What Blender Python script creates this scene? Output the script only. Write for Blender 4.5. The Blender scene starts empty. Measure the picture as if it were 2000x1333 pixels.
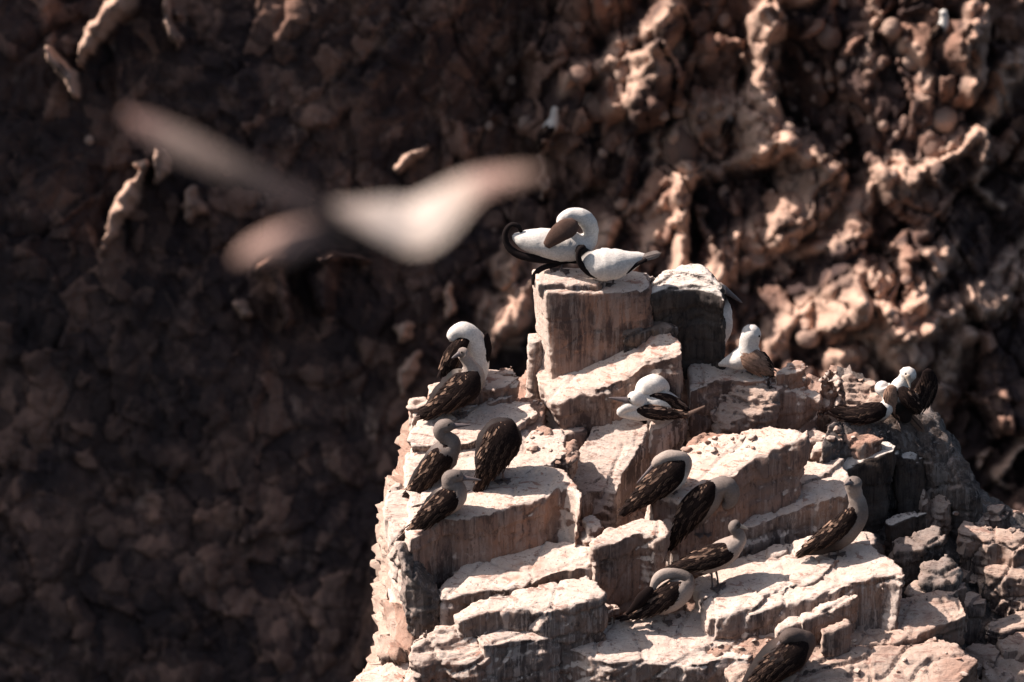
import bpy, bmesh, math, random
import numpy as np
from mathutils import Vector, Matrix
from mathutils.bvhtree import BVHTree

random.seed(7)
sc = bpy.context.scene
C = sc.collection
R_ = math.radians

# ------------------------------------------------------------------ camera
PITCH = R_(22.0); DIST = 50.0
F = Vector((0, math.cos(PITCH), -math.sin(PITCH)))
U = Vector((0, math.sin(PITCH), math.cos(PITCH)))
CAM = -F * DIST
cd = bpy.data.cameras.new('camera'); cam = bpy.data.objects.new('camera', cd); C.objects.link(cam)
cam.location = CAM; cam.rotation_euler = (R_(90) - PITCH, 0, 0)
cd.lens = 180; cd.sensor_width = 36; cd.clip_end = 2000; cd.clip_start = 1
cd.dof.use_dof = True; cd.dof.focus_distance = 49.4; cd.dof.aperture_fstop = 1.95
sc.camera = cam

# ------------------------------------------------------------------ light
SUN = Vector((-0.67, 0.14, 0.73)).normalized()
wd = bpy.data.worlds.new('World'); sc.world = wd; wd.use_nodes = True
nt = wd.node_tree; bg = nt.nodes['Background']
sky = nt.nodes.new('ShaderNodeTexSky'); sky.sky_type = 'NISHITA'; sky.sun_disc = False
sky.sun_elevation = math.asin(SUN.z); sky.sun_rotation = math.atan2(SUN.x, SUN.y)
sky.air_density = 1.0; sky.dust_density = 3.0; sky.ozone_density = 0.6
hs = nt.nodes.new('ShaderNodeHueSaturation'); hs.inputs['Saturation'].default_value = 0.85
nt.links.new(sky.outputs[0], hs.inputs['Color']); nt.links.new(hs.outputs[0], bg.inputs[0])
bg.inputs[1].default_value = 0.062
sl = bpy.data.lights.new('sun', 'SUN'); so = bpy.data.objects.new('sun', sl); C.objects.link(so)
sl.energy = 4.6; sl.angle = R_(0.5); sl.color = (1.0, 0.87, 0.785)
so.rotation_euler = SUN.to_track_quat('Z', 'Y').to_euler(); so.location = SUN * 60
sc.view_settings.view_transform = 'Standard'; sc.view_settings.look = 'None'
sc.view_settings.exposure = 0.82; sc.view_settings.gamma = 1
sc.cycles.max_bounces = 4; sc.cycles.diffuse_bounces = 3

# ------------------------------------------------------------------ helpers
def raydir(px, py): return F + Vector((1, 0, 0)) * ((px - 1000) * 1e-4) + U * ((666.5 - py) * 1e-4)
def at(px, py, Y):
    d = raydir(px, py); t = (Y - CAM.y) / d.y
    return CAM + d * t
def pxm(Y): return (Y - CAM.y) / F.y * 1e-4            # metres in one pixel of the 2000 px picture at depth Y

def h3(ix, iy, iz, seed=0):
    h = (ix.astype(np.int64) * 374761393 + iy.astype(np.int64) * 668265263 + iz.astype(np.int64) * 2147483647 + seed * 1274126177) & 0xffffffff
    h = ((h ^ (h >> 13)) * 1274126177) & 0xffffffff
    h = ((h ^ (h >> 15)) * 2246822519) & 0xffffffff
    return ((h ^ (h >> 16)) & 0xffffff) / float(0x1000000)
def vnoise(p, seed=0):
    i = np.floor(p).astype(np.int64); f = p - i; f = f * f * (3 - 2 * f)
    r = 0
    for dx in (0, 1):
        wx = f[:, 0] if dx else 1 - f[:, 0]
        for dy in (0, 1):
            wy = f[:, 1] if dy else 1 - f[:, 1]
            for dz in (0, 1):
                wz = f[:, 2] if dz else 1 - f[:, 2]
                r = r + wx * wy * wz * h3(i[:, 0] + dx, i[:, 1] + dy, i[:, 2] + dz, seed)
    return r * 2 - 1
def fbm(p, o=3, seed=0, g=0.5):
    r = 0; a = 1; s = 0
    for k in range(o):
        r = r + a * vnoise(p * (2.03 ** k) + k * 17.3, seed + k); s += a; a *= g
    return r / s
def worley(p, seed=0):
    i = np.floor(p).astype(np.int64); n = len(p)
    f1 = np.full(n, 9.0); f2 = np.full(n, 9.0); idv = np.zeros(n); facet = np.zeros(n)
    for dx in (-1, 0, 1):
        for dy in (-1, 0, 1):
            for dz in (-1, 0, 1):
                c = i + np.array([dx, dy, dz])
                q = np.stack([c[:, 0] + h3(c[:, 0], c[:, 1], c[:, 2], seed), c[:, 1] + h3(c[:, 0], c[:, 1], c[:, 2], seed + 1), c[:, 2] + h3(c[:, 0], c[:, 1], c[:, 2], seed + 2)], 1)
                v = p - q; d = np.sqrt((v * v).sum(1))
                hid = h3(c[:, 0], c[:, 1], c[:, 2], seed + 3)
                g = np.stack([h3(c[:, 0], c[:, 1], c[:, 2], seed + 4), h3(c[:, 0], c[:, 1], c[:, 2], seed + 5), h3(c[:, 0], c[:, 1], c[:, 2], seed + 6)], 1) - 0.5
                m = d < f1
                f2 = np.where(m, f1, np.minimum(f2, d))
                facet = np.where(m, (v * g).sum(1) * 1.6, facet); idv = np.where(m, hid, idv); f1 = np.where(m, d, f1)
    return f1, f2, idv, facet

def tag(o, label=None, cat=None, group=None, kind=None):
    if label: o['label'] = label
    if cat: o['category'] = cat
    if group: o['group'] = group
    if kind: o['kind'] = kind
    return o
def link(name, me, parent=None, origin=None):
    o = bpy.data.objects.new(name, me)
    C.objects.link(o)
    if origin is not None:
        me.transform(Matrix.Translation(-Vector(origin))); o.location = origin
    if parent: o.parent = parent
    return o
def mesh_np(name, V, Fc, mats=(), smooth=True):
    me = bpy.data.meshes.new(name); me.from_pydata(V if isinstance(V, list) else V.tolist(), [], Fc if isinstance(Fc, list) else Fc.tolist()); me.update()
    for m in mats: me.materials.append(m)
    if smooth: me.polygons.foreach_set('use_smooth', [True] * len(me.polygons))
    return me

# ------------------------------------------------------------------ materials
class NT:
    def __init__(s, name, rough=0.9, spec=0.25):
        s.m = bpy.data.materials.new(name); s.m.use_nodes = True; s.t = s.m.node_tree
        s.b = s.t.nodes['Principled BSDF']; s.b.inputs['Roughness'].default_value = rough
        s.b.inputs['Specular IOR Level'].default_value = spec
    def n(s, t, **k):
        x = s.t.nodes.new(t)
        for a, v in k.items(): setattr(x, a, v)
        return x
    def l(s, a, b): s.t.links.new(a, b)
    def pos(s, scale=(1, 1, 1), rot=(0, 0, 0)):
        g = s.n('ShaderNodeNewGeometry'); m = s.n('ShaderNodeMapping'); m.inputs['Scale'].default_value = scale; m.inputs['Rotation'].default_value = rot
        s.l(g.outputs['Position'], m.inputs[0]); return m.outputs[0]
    def noise(s, vec, sc=1, det=5, rough=0.6, dist=0):
        x = s.n('ShaderNodeTexNoise'); x.inputs['Scale'].default_value = sc; x.inputs['Detail'].default_value = det
        x.inputs['Roughness'].default_value = rough; x.inputs['Distortion'].default_value = dist
        s.l(vec, x.inputs['Vector']); return x.outputs[0]
    def ramp(s, v, a, b, c0=0, c1=1):
        x = s.n('ShaderNodeMapRange'); x.interpolation_type = 'SMOOTHSTEP'
        x.inputs[1].default_value = a; x.inputs[2].default_value = b; x.inputs[3].default_value = c0; x.inputs[4].default_value = c1
        s.l(v, x.inputs[0]); return x.outputs[0]
    def math(s, op, a, b):
        x = s.n('ShaderNodeMath', operation=op)
        for k, v in ((0, a), (1, b)):
            if isinstance(v, (int, float)): x.inputs[k].default_value = v
            else: s.l(v, x.inputs[k])
        return x.outputs[0]
    def mix(s, f, a, b, mode='MIX'):
        x = s.n('ShaderNodeMixRGB', blend_type=mode)
        for k, v in ((0, f), (1, a), (2, b)):
            if isinstance(v, (int, float)): x.inputs[k].default_value = v
            elif isinstance(v, tuple): x.inputs[k].default_value = (*v, 1)
            else: s.l(v, x.inputs[k])
        return x.outputs[0]
    def bump(s, h, st, dist, prev=None):
        x = s.n('ShaderNodeBump'); x.inputs['Strength'].default_value = st; x.inputs['Distance'].default_value = dist
        s.l(h, x.inputs['Height'])
        if prev: s.l(prev, x.inputs['Normal'])
        return x.outputs[0]

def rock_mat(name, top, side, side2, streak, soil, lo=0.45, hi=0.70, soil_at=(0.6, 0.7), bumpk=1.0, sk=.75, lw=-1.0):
    m = NT(name)
    P1 = m.pos()
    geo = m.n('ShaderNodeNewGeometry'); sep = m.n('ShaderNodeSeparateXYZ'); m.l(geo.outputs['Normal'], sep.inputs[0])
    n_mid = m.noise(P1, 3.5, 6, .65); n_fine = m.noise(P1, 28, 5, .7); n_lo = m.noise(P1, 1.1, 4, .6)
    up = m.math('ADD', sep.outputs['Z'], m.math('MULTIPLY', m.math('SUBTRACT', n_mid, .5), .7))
    up = m.math('ADD', up, m.math('MULTIPLY', sep.outputs['X'], lw))     # left, sunward flanks painted whiter: sunlight put into the colour, besides guano
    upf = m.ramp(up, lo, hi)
    stv = m.pos((9, 9, .8)); st = m.noise(stv, 1, 6, .7, .3)
    stw = m.pos((26, 26, 1.6)); st2 = m.noise(stw, 1, 4, .65, .2)
    c = m.mix(m.ramp(n_mid, .35, .65), side, side2)
    c = m.mix(m.ramp(n_lo, .45, .68), c, (side2[0] * 1.2, side2[1] * 1.0, side2[2] * .85))
    c = m.mix(m.ramp(m.noise(m.pos((2.6, 2.6, 1.3)), 1, 6, .7, .4), .50, .60, 0, .8), c, (side[0] * .30, side[1] * .30, side[2] * .33))
    c = m.mix(m.ramp(st, .52, .60, 0, sk), c, streak)
    c = m.mix(m.ramp(st2, .54, .62, 0, sk * .75), c, streak)
    c = m.mix(m.ramp(st2, .36, .45, .6, 0), c, (side[0] * .35, side[1] * .35, side[2] * .4))
    c = m.mix(m.ramp(n_fine, .58, .66, 0, .45), c, (side[0] * .4, side[1] * .4, side[2] * .4))
    # bedding flecks on the top faces
    fl = m.noise(m.pos((5, 9, 30), (R_(10), R_(-14), R_(12))), 1, 5, .72, .6)
    nzf = m.ramp(sep.outputs['Z'], .35, .7)
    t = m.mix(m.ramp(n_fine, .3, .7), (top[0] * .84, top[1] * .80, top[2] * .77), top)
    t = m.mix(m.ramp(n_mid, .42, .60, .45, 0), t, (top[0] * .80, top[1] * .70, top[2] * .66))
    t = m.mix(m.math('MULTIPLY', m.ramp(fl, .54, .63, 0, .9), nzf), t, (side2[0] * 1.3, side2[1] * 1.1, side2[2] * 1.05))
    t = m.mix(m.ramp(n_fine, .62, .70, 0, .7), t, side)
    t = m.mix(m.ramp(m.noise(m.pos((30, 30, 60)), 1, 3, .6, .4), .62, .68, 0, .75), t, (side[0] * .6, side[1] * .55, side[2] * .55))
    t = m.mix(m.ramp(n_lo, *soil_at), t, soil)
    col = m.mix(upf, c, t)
    m.l(col, m.b.inputs['Base Color'])
    b1 = m.bump(m.math('MULTIPLY', fl, nzf), .6 * bumpk, .04); b2 = m.bump(n_fine, .6 * bumpk, .016, b1); b3 = m.bump(st2, .35 * bumpk, .015, b2)
    b4 = m.bump(m.noise(P1, 90, 3, .6), .5 * bumpk, .005, b3)
    m.l(b4, m.b.inputs['Normal'])
    return m.m
M = {}
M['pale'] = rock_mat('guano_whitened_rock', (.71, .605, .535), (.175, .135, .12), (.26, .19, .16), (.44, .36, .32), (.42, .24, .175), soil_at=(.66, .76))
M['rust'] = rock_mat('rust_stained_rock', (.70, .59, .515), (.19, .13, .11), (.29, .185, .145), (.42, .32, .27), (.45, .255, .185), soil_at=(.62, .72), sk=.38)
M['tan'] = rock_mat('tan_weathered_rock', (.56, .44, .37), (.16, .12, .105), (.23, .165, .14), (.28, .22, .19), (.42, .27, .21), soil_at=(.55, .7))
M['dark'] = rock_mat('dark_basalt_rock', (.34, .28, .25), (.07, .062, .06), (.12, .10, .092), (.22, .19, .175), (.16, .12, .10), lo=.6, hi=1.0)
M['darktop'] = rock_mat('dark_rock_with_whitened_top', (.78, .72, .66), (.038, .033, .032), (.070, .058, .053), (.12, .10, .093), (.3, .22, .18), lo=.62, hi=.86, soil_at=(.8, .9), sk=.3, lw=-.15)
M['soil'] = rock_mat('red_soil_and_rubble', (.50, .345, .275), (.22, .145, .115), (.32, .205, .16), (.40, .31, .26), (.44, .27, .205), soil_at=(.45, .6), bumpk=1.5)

def cliff_mat(name, c0, c1, c2, pale):
    m = NT(name)
    P1 = m.pos()
    n1 = m.noise(P1, .35, 6, .62); n2 = m.noise(P1, 1.3, 6, .65); n3 = m.noise(P1, 7, 5, .7)
    c = m.mix(m.ramp(n1, .36, .70), c0, c1)
    c = m.mix(m.ramp(n2, .45, .66, 0, .5), c, c2)
    c = m.mix(m.ramp(m.noise(m.pos((2.4, 2.4, .9)), 1, 5, .65, .5), .56, .74, 0, .4), c, pale)
    c = m.mix(m.ramp(n3, .52, .7, 0, .5), c, c0)
    ta_ = m.n('ShaderNodeAttribute'); ta_.attribute_name = 'tone'
    c = m.mix(m.ramp(ta_.outputs['Fac'], .62, .80, 0, .65), c, c2); c = m.mix(m.ramp(ta_.outputs['Fac'], .22, .40, .75, 0), c, c0)
    da_ = m.n('ShaderNodeAttribute'); da_.attribute_name = 'wall_shade'
    c = m.mix(m.math('MULTIPLY', da_.outputs['Fac'], .7), c, (.026, .020, .021))  # shade of the left wall mixed into the stone colour
    ca_ = m.n('ShaderNodeAttribute'); ca_.attribute_name = 'crust'
    c = m.mix(m.math('MULTIPLY', m.ramp(ca_.outputs['Fac'], .2, .9, 0, .7), m.ramp(n2, .28, .5)), c, pale)
    m.l(c, m.b.inputs['Base Color'])
    m.l(m.bump(n3, .6, .08, m.bump(n2, .5, .2)), m.b.inputs['Normal'])
    return m.m
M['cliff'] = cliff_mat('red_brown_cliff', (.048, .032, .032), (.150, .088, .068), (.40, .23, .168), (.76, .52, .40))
M['cobble'] = cliff_mat('cliff_cobble_stone', (.20, .13, .105), (.36, .22, .165), (.48, .31, .235), (.68, .50, .41))
M['drip'] = cliff_mat('pale_crusted_cliff_stone', (.36, .25, .20), (.48, .34, .27), (.60, .45, .37), (.76, .63, .55))

def plum_mat(name, rough=.75, bumpk=.5, sc=60, var=.25):
    m = NT(name, rough, .3)
    a = m.n('ShaderNodeAttribute'); a.attribute_name = 'Col'
    tc = m.n('ShaderNodeTexCoord')
    n1 = m.noise(tc.outputs['Object'], sc, 4, .6); n2 = m.noise(tc.outputs['Object'], 14, 4, .6)
    c = m.mix(m.ramp(n1, .3, .7, var, 0), a.outputs['Color'], (.12, .09, .08), 'MULTIPLY')
    c = m.mix(m.ramp(n2, .42, .66, var * .5, 0), c, (.35, .27, .22), 'MULTIPLY')
    m.l(c, m.b.inputs['Base Color'])
    m.l(m.bump(n1, bumpk, .008), m.b.inputs['Normal'])
    return m.m
M['plumage'] = plum_mat('plumage'); M['feather'] = plum_mat('brown_wing_feathers', .9, .4, 90, .3); M['feather'].node_tree.nodes['Principled BSDF'].inputs['Specular IOR Level'].default_value = .1
def plain(name, col, rough=.5, sc=40):
    m = NT(name, rough, .4); tc = m.n('ShaderNodeTexCoord'); n = m.noise(tc.outputs['Object'], sc, 4)
    m.l(m.mix(m.ramp(n, .3, .7), tuple(c * .75 for c in col), col), m.b.inputs['Base Color'])
    m.l(m.bump(n, .2, .003), m.b.inputs['Normal']); return m.m
M['bill'] = plain('horn_grey_bill', (.16, .13, .13), .4); M['billp'] = plain('pale_horn_bill', (.55, .45, .36), .45)
M['eye'] = plain('dark_eye', (.012, .01, .01), .15); M['leg'] = plain('grey_leg_skin', (.13, .095, .085), .6)

# ------------------------------------------------------------------ rock slabs
slabs_px = []     # (polygon px, plane) of what is already laid, for resting the next one on it
tris_V, tris_F = [], []
def collect(o):
    me = o.data; n0 = len(tris_V) and sum(len(v) for v in tris_V)
    v = np.empty(len(me.vertices) * 3); me.vertices.foreach_get('co', v); v = v.reshape(-1, 3) + np.array(o.location)
    tris_V.append(v); tris_F.append([tuple(i + n0 for i in p.vertices) for p in me.polygons])
def inpoly(x, y, P):
    r = False; j = len(P) - 1
    for i in range(len(P)):
        if (P[i][1] > y) != (P[j][1] > y) and x < (P[j][0] - P[i][0]) * (y - P[i][1]) / (P[j][1] - P[i][1]) + P[i][0]: r = not r
        j = i
    return r
def ybase(px, py):
    v = (666 - py) / 200.0
    y = 0.85 * v + .15
    y += max(0, (800 - px) / 100.0) ** 1.6 * .55
    y += max(0, (px - 1650) / 100.0) ** 1.5 * .08
    return y
def plane_hit(px, py, P0, n):
    d = raydir(px, py); t = (P0 - CAM).dot(n) / d.dot(n); return CAM + d * t
def rough_poly(P, amp, rs):
    out = []
    for i in range(len(P)):
        a = Vector(P[i]); b = Vector(P[(i + 1) % len(P)]); L = (b - a).length; k = max(1, int(L / 9)); nrm = Vector((-(b - a).y, (b - a).x)).normalized()
        for j in range(k):
            q = a.lerp(b, j / k)
            if j: q = q + nrm * rs.uniform(-amp, amp)
            lf = math.sin(j * .9 + i * 2.1) * amp * .8 if j else 0
            out.append((q.x + nrm.x * lf + rs.uniform(-amp, amp) * .3, q.y + nrm.y * lf + rs.uniform(-amp, amp) * .3))
    return out
def rock_displace(V, N, seed, k=1.0, ktop=1.0):
    s = V[:, 2] - .18 * V[:, 0] - .28 * V[:, 1]
    side = np.clip(1 - N[:, 2], 0, 1) ** .7
    Ps = np.stack([V[:, 0] * 1.3, V[:, 1] * 1.3, s * 11], 1)
    Pv = np.stack([V[:, 0] * 8, V[:, 1] * 8, V[:, 2] * 1.3], 1)
    _, _, _, fc = worley(V * 3.1 + seed * .37, seed); _, _, _, fc2 = worley(V * 8.5 + seed * .11, seed + 9)
    d = side * (.005 * fbm(Ps, 3, seed) + .012 * fbm(Pv, 3, seed + 5) + .028 * fc + .012 * fc2)
    d = d + (1 - side) * ktop * (.010 * fbm(Ps * .8, 3, seed + 2) + .014 * fc + .008 * fc2)
    cr_ = worley(np.stack([V[:, 0] * 1.5, V[:, 1] * 1.5, s * 2.6], 1) + fbm(V * 1.2, 2, seed + 6)[:, None] * .35 + seed, seed + 20)
    gap = cr_[1] - cr_[0]
    d = d - .026 * np.exp(-(gap / .028) ** 2) + side * .026 * (cr_[2] - .5)
    ly = s * 4.6 + fbm(V * .9, 2, seed + 31) * .7; li = np.floor(ly).astype(np.int64)
    d = d + side * .040 * (h3(li, li * 0 + seed, li * 0, 77) - .5)
    d = d + .012 * fbm(V * 2.2, 2, seed + 8) + .0035 * fbm(V * 19, 2, seed + 3)
    # stepped bedding on the tops
    st = s * 14 + fbm(V * 1.5, 2, seed + 4) * 1.5; st = st - np.floor(st)
    d = d - .010 * ktop * np.clip((st - .75) * 4, 0, 1)
    return V + N * (d * k)[:, None]
def remesh(V, Fc, vox, rnd=0):
    me = bpy.data.meshes.new('tmp'); me.from_pydata([tuple(v) for v in V], [], Fc); me.update()
    bm = bmesh.new(); bm.from_mesh(me); bmesh.ops.triangulate(bm, faces=bm.faces[:]); bmesh.ops.recalc_face_normals(bm, faces=bm.faces[:]); bm.to_mesh(me); bm.free()
    o = bpy.data.objects.new('tmp', me); C.objects.link(o)
    md = o.modifiers.new('r', 'REMESH'); md.mode = 'VOXEL'; md.voxel_size = vox; md.use_smooth_shade = True
    sm_ = o.modifiers.new('s', 'SMOOTH'); sm_.factor = .5; sm_.iterations = 3 + rnd
    dg = bpy.context.evaluated_depsgraph_get(); dg.update()
    r = bpy.data.meshes.new_from_object(o.evaluated_get(dg))
    bpy.data.objects.remove(o); bpy.data.meshes.remove(me)
    return r
def rock_finish(me, mat, seed, k, ktop=1.0):
    n = len(me.vertices); v = np.empty(n * 3); me.vertices.foreach_get('co', v); v = v.reshape(-1, 3)
    nn = np.empty(n * 3); me.vertices.foreach_get('normal', nn); nn = nn.reshape(-1, 3)
    v = rock_displace(v, nn, seed, k, ktop)
    me.vertices.foreach_set('co', v.astype(np.float32).ravel()); me.update()
    me.materials.clear(); me.materials.append(mat)
    me.polygons.foreach_set('use_smooth', [True] * len(me.polygons))
    return v
seedc = [0]
planes = {}
def slab(key, name, label, P, hv, bury=.35, a=.18, b=.30, mat='pale', Y=None, amp=1.6, k=1.0, vox=.023, taper=.06, rnd=0, same=None, dz=0, ktop=1.0, group=None):
    seedc[0] += 1; sd = seedc[0]; rs = random.Random(sd * 13)
    P0px = P[0]
    n = Vector((-a, -b, 1)).normalized()
    if same:
        P0, n = planes[same]; P0 = P0 + Vector((0, 0, dz))
    else:
        if Y is None:
            best = None; q = (P0px[0], P0px[1] + hv)
            for (pp, pl0, pln) in slabs_px:
                if inpoly(q[0], q[1], pp):
                    y = plane_hit(q[0], q[1], pl0, pln).y
                    if best is None or y < best: best = y
            yb = ybase(*q)
            Y = yb if best is None else min(max(best, yb - .42), yb + .2)
        P0 = at(P0px[0], P0px[1], Y)
    planes[key] = (P0, n); slabs_px.append((P, P0, n))
    h = hv / 200.0 / math.cos(PITCH) + bury
    PP = rough_poly(P, amp, rs)
    T = [plane_hit(x, y, P0, n) for x, y in PP]
    cx = sum((t for t in T), Vector()) / len(T)
    B = [t + Vector(((cx.x - t.x) * taper, (cx.y - t.y) * taper, 0)) for t in T]
    zb = [t.z - h for t in T]
    lx, ly_ = rs.uniform(-.10, .10) * h, rs.uniform(-.06, .10) * h; B = [Vector((b_.x + lx, b_.y + ly_, 0)) for b_ in B]
    B = [Vector((b_.x, b_.y, z)) for b_, z in zip(B, zb)]
    m = len(T); Fc = [list(range(m)), list(range(2 * m - 1, m - 1, -1))] + [[i, m + i, m + (i + 1) % m, (i + 1) % m] for i in range(m)]
    me = remesh(T + B, Fc, vox, rnd)
    rock_finish(me, M[mat], sd, k * (1.5 if rnd else 1), ktop)
    me.name = name
    o = link(name, me, None, (cx.x, cx.y, min(zb)))
    tag(o, label, 'rock', group)
    collect(o)
    return o

S = slab
# bottom right, nearest the camera, then upwards
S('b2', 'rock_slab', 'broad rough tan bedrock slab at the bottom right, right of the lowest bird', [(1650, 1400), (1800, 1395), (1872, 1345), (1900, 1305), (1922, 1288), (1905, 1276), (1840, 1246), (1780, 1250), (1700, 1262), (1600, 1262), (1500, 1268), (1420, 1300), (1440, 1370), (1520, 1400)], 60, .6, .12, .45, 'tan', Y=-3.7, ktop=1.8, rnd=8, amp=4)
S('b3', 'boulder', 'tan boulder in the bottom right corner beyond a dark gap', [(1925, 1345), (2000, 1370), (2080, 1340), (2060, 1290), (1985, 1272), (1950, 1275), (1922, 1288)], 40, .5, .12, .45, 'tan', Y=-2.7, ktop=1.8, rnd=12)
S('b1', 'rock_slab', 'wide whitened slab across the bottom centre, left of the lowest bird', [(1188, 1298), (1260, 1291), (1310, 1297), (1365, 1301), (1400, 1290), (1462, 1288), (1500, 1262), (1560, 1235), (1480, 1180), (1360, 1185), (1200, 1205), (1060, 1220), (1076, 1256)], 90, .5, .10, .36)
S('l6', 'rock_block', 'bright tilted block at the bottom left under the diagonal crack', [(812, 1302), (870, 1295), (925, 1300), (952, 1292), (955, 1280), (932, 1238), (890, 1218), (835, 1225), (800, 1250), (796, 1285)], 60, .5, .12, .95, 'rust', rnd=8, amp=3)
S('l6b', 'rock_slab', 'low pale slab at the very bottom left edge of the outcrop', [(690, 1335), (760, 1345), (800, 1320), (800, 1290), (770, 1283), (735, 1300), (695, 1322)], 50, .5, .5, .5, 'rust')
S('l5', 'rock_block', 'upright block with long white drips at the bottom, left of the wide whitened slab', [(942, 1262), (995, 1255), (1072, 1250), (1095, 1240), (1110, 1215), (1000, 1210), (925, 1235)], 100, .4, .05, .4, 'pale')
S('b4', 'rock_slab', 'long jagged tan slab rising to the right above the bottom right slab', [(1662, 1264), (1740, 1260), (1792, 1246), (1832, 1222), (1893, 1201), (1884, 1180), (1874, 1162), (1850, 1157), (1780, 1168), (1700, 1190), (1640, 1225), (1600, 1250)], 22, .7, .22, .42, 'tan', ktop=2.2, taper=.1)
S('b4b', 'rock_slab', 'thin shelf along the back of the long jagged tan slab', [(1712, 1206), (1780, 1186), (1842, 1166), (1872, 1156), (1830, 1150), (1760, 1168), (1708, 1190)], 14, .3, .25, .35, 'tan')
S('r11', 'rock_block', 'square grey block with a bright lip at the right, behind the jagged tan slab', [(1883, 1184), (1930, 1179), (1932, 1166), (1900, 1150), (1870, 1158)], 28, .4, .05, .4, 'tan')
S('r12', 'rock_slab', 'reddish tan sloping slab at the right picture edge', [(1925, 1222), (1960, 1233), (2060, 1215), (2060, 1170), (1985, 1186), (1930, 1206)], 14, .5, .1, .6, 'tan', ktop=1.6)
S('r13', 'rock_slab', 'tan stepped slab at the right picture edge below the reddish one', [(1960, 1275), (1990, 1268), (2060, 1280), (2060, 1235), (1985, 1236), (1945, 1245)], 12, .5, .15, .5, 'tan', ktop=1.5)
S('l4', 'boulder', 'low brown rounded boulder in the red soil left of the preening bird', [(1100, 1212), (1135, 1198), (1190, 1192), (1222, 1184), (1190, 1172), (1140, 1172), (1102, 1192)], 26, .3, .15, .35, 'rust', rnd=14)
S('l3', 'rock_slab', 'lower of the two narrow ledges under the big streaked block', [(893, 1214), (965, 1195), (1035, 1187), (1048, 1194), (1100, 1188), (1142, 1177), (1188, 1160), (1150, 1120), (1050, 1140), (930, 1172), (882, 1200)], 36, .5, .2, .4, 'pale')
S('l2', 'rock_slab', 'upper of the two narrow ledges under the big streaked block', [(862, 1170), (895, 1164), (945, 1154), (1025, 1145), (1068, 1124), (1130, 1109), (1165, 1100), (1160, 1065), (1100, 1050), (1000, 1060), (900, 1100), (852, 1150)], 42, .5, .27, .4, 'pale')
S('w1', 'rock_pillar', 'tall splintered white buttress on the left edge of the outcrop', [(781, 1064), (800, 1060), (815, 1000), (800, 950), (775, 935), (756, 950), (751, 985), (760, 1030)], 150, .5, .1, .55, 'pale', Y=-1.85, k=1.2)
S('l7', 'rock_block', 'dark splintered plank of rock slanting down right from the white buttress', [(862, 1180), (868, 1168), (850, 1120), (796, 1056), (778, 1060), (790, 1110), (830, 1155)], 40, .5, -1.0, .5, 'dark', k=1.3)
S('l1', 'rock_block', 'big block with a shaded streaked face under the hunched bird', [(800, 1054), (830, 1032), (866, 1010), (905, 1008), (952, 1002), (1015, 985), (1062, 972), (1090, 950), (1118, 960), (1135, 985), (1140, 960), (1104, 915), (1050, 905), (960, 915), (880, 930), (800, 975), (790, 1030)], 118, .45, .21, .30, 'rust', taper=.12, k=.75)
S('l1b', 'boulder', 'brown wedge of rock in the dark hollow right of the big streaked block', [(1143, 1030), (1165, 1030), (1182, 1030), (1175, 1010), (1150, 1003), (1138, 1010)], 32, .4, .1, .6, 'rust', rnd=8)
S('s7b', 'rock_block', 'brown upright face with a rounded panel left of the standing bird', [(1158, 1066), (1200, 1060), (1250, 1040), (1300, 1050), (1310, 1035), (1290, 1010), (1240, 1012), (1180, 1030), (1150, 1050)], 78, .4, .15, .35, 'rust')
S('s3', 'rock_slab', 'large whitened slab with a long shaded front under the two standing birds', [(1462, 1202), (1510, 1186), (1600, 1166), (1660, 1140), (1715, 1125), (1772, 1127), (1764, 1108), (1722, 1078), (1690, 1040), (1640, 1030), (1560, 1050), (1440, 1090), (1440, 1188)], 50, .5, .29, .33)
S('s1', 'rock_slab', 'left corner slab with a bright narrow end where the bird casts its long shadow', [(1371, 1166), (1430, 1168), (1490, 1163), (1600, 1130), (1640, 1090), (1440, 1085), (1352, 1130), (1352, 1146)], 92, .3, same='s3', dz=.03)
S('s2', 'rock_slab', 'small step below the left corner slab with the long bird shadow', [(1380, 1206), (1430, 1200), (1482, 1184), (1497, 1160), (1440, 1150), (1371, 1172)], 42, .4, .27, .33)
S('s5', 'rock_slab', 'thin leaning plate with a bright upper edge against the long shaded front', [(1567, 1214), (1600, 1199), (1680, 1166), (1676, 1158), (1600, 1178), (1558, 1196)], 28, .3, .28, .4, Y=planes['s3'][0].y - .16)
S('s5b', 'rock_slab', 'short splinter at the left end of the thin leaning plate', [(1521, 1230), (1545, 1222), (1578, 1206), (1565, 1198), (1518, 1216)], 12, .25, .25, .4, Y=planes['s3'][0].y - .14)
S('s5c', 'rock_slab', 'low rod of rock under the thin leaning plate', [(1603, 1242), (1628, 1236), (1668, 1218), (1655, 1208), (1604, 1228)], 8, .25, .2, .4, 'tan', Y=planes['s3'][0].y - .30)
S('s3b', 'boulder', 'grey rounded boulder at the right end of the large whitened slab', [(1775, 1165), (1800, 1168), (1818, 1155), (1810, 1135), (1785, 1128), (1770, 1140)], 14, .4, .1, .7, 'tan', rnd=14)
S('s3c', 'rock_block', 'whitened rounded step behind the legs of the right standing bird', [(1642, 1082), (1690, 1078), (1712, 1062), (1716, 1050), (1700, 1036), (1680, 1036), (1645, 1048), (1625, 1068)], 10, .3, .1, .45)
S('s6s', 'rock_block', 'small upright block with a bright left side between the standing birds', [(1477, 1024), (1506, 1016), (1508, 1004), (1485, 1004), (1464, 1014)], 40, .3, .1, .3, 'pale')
S('s6t', 'rock_block', 'little flat stone with a bright top near the tail of the right standing bird', [(1500, 1082), (1533, 1078), (1541, 1070), (1530, 1062), (1498, 1068)], 14, .2, .1, .3, 'pale')
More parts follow.
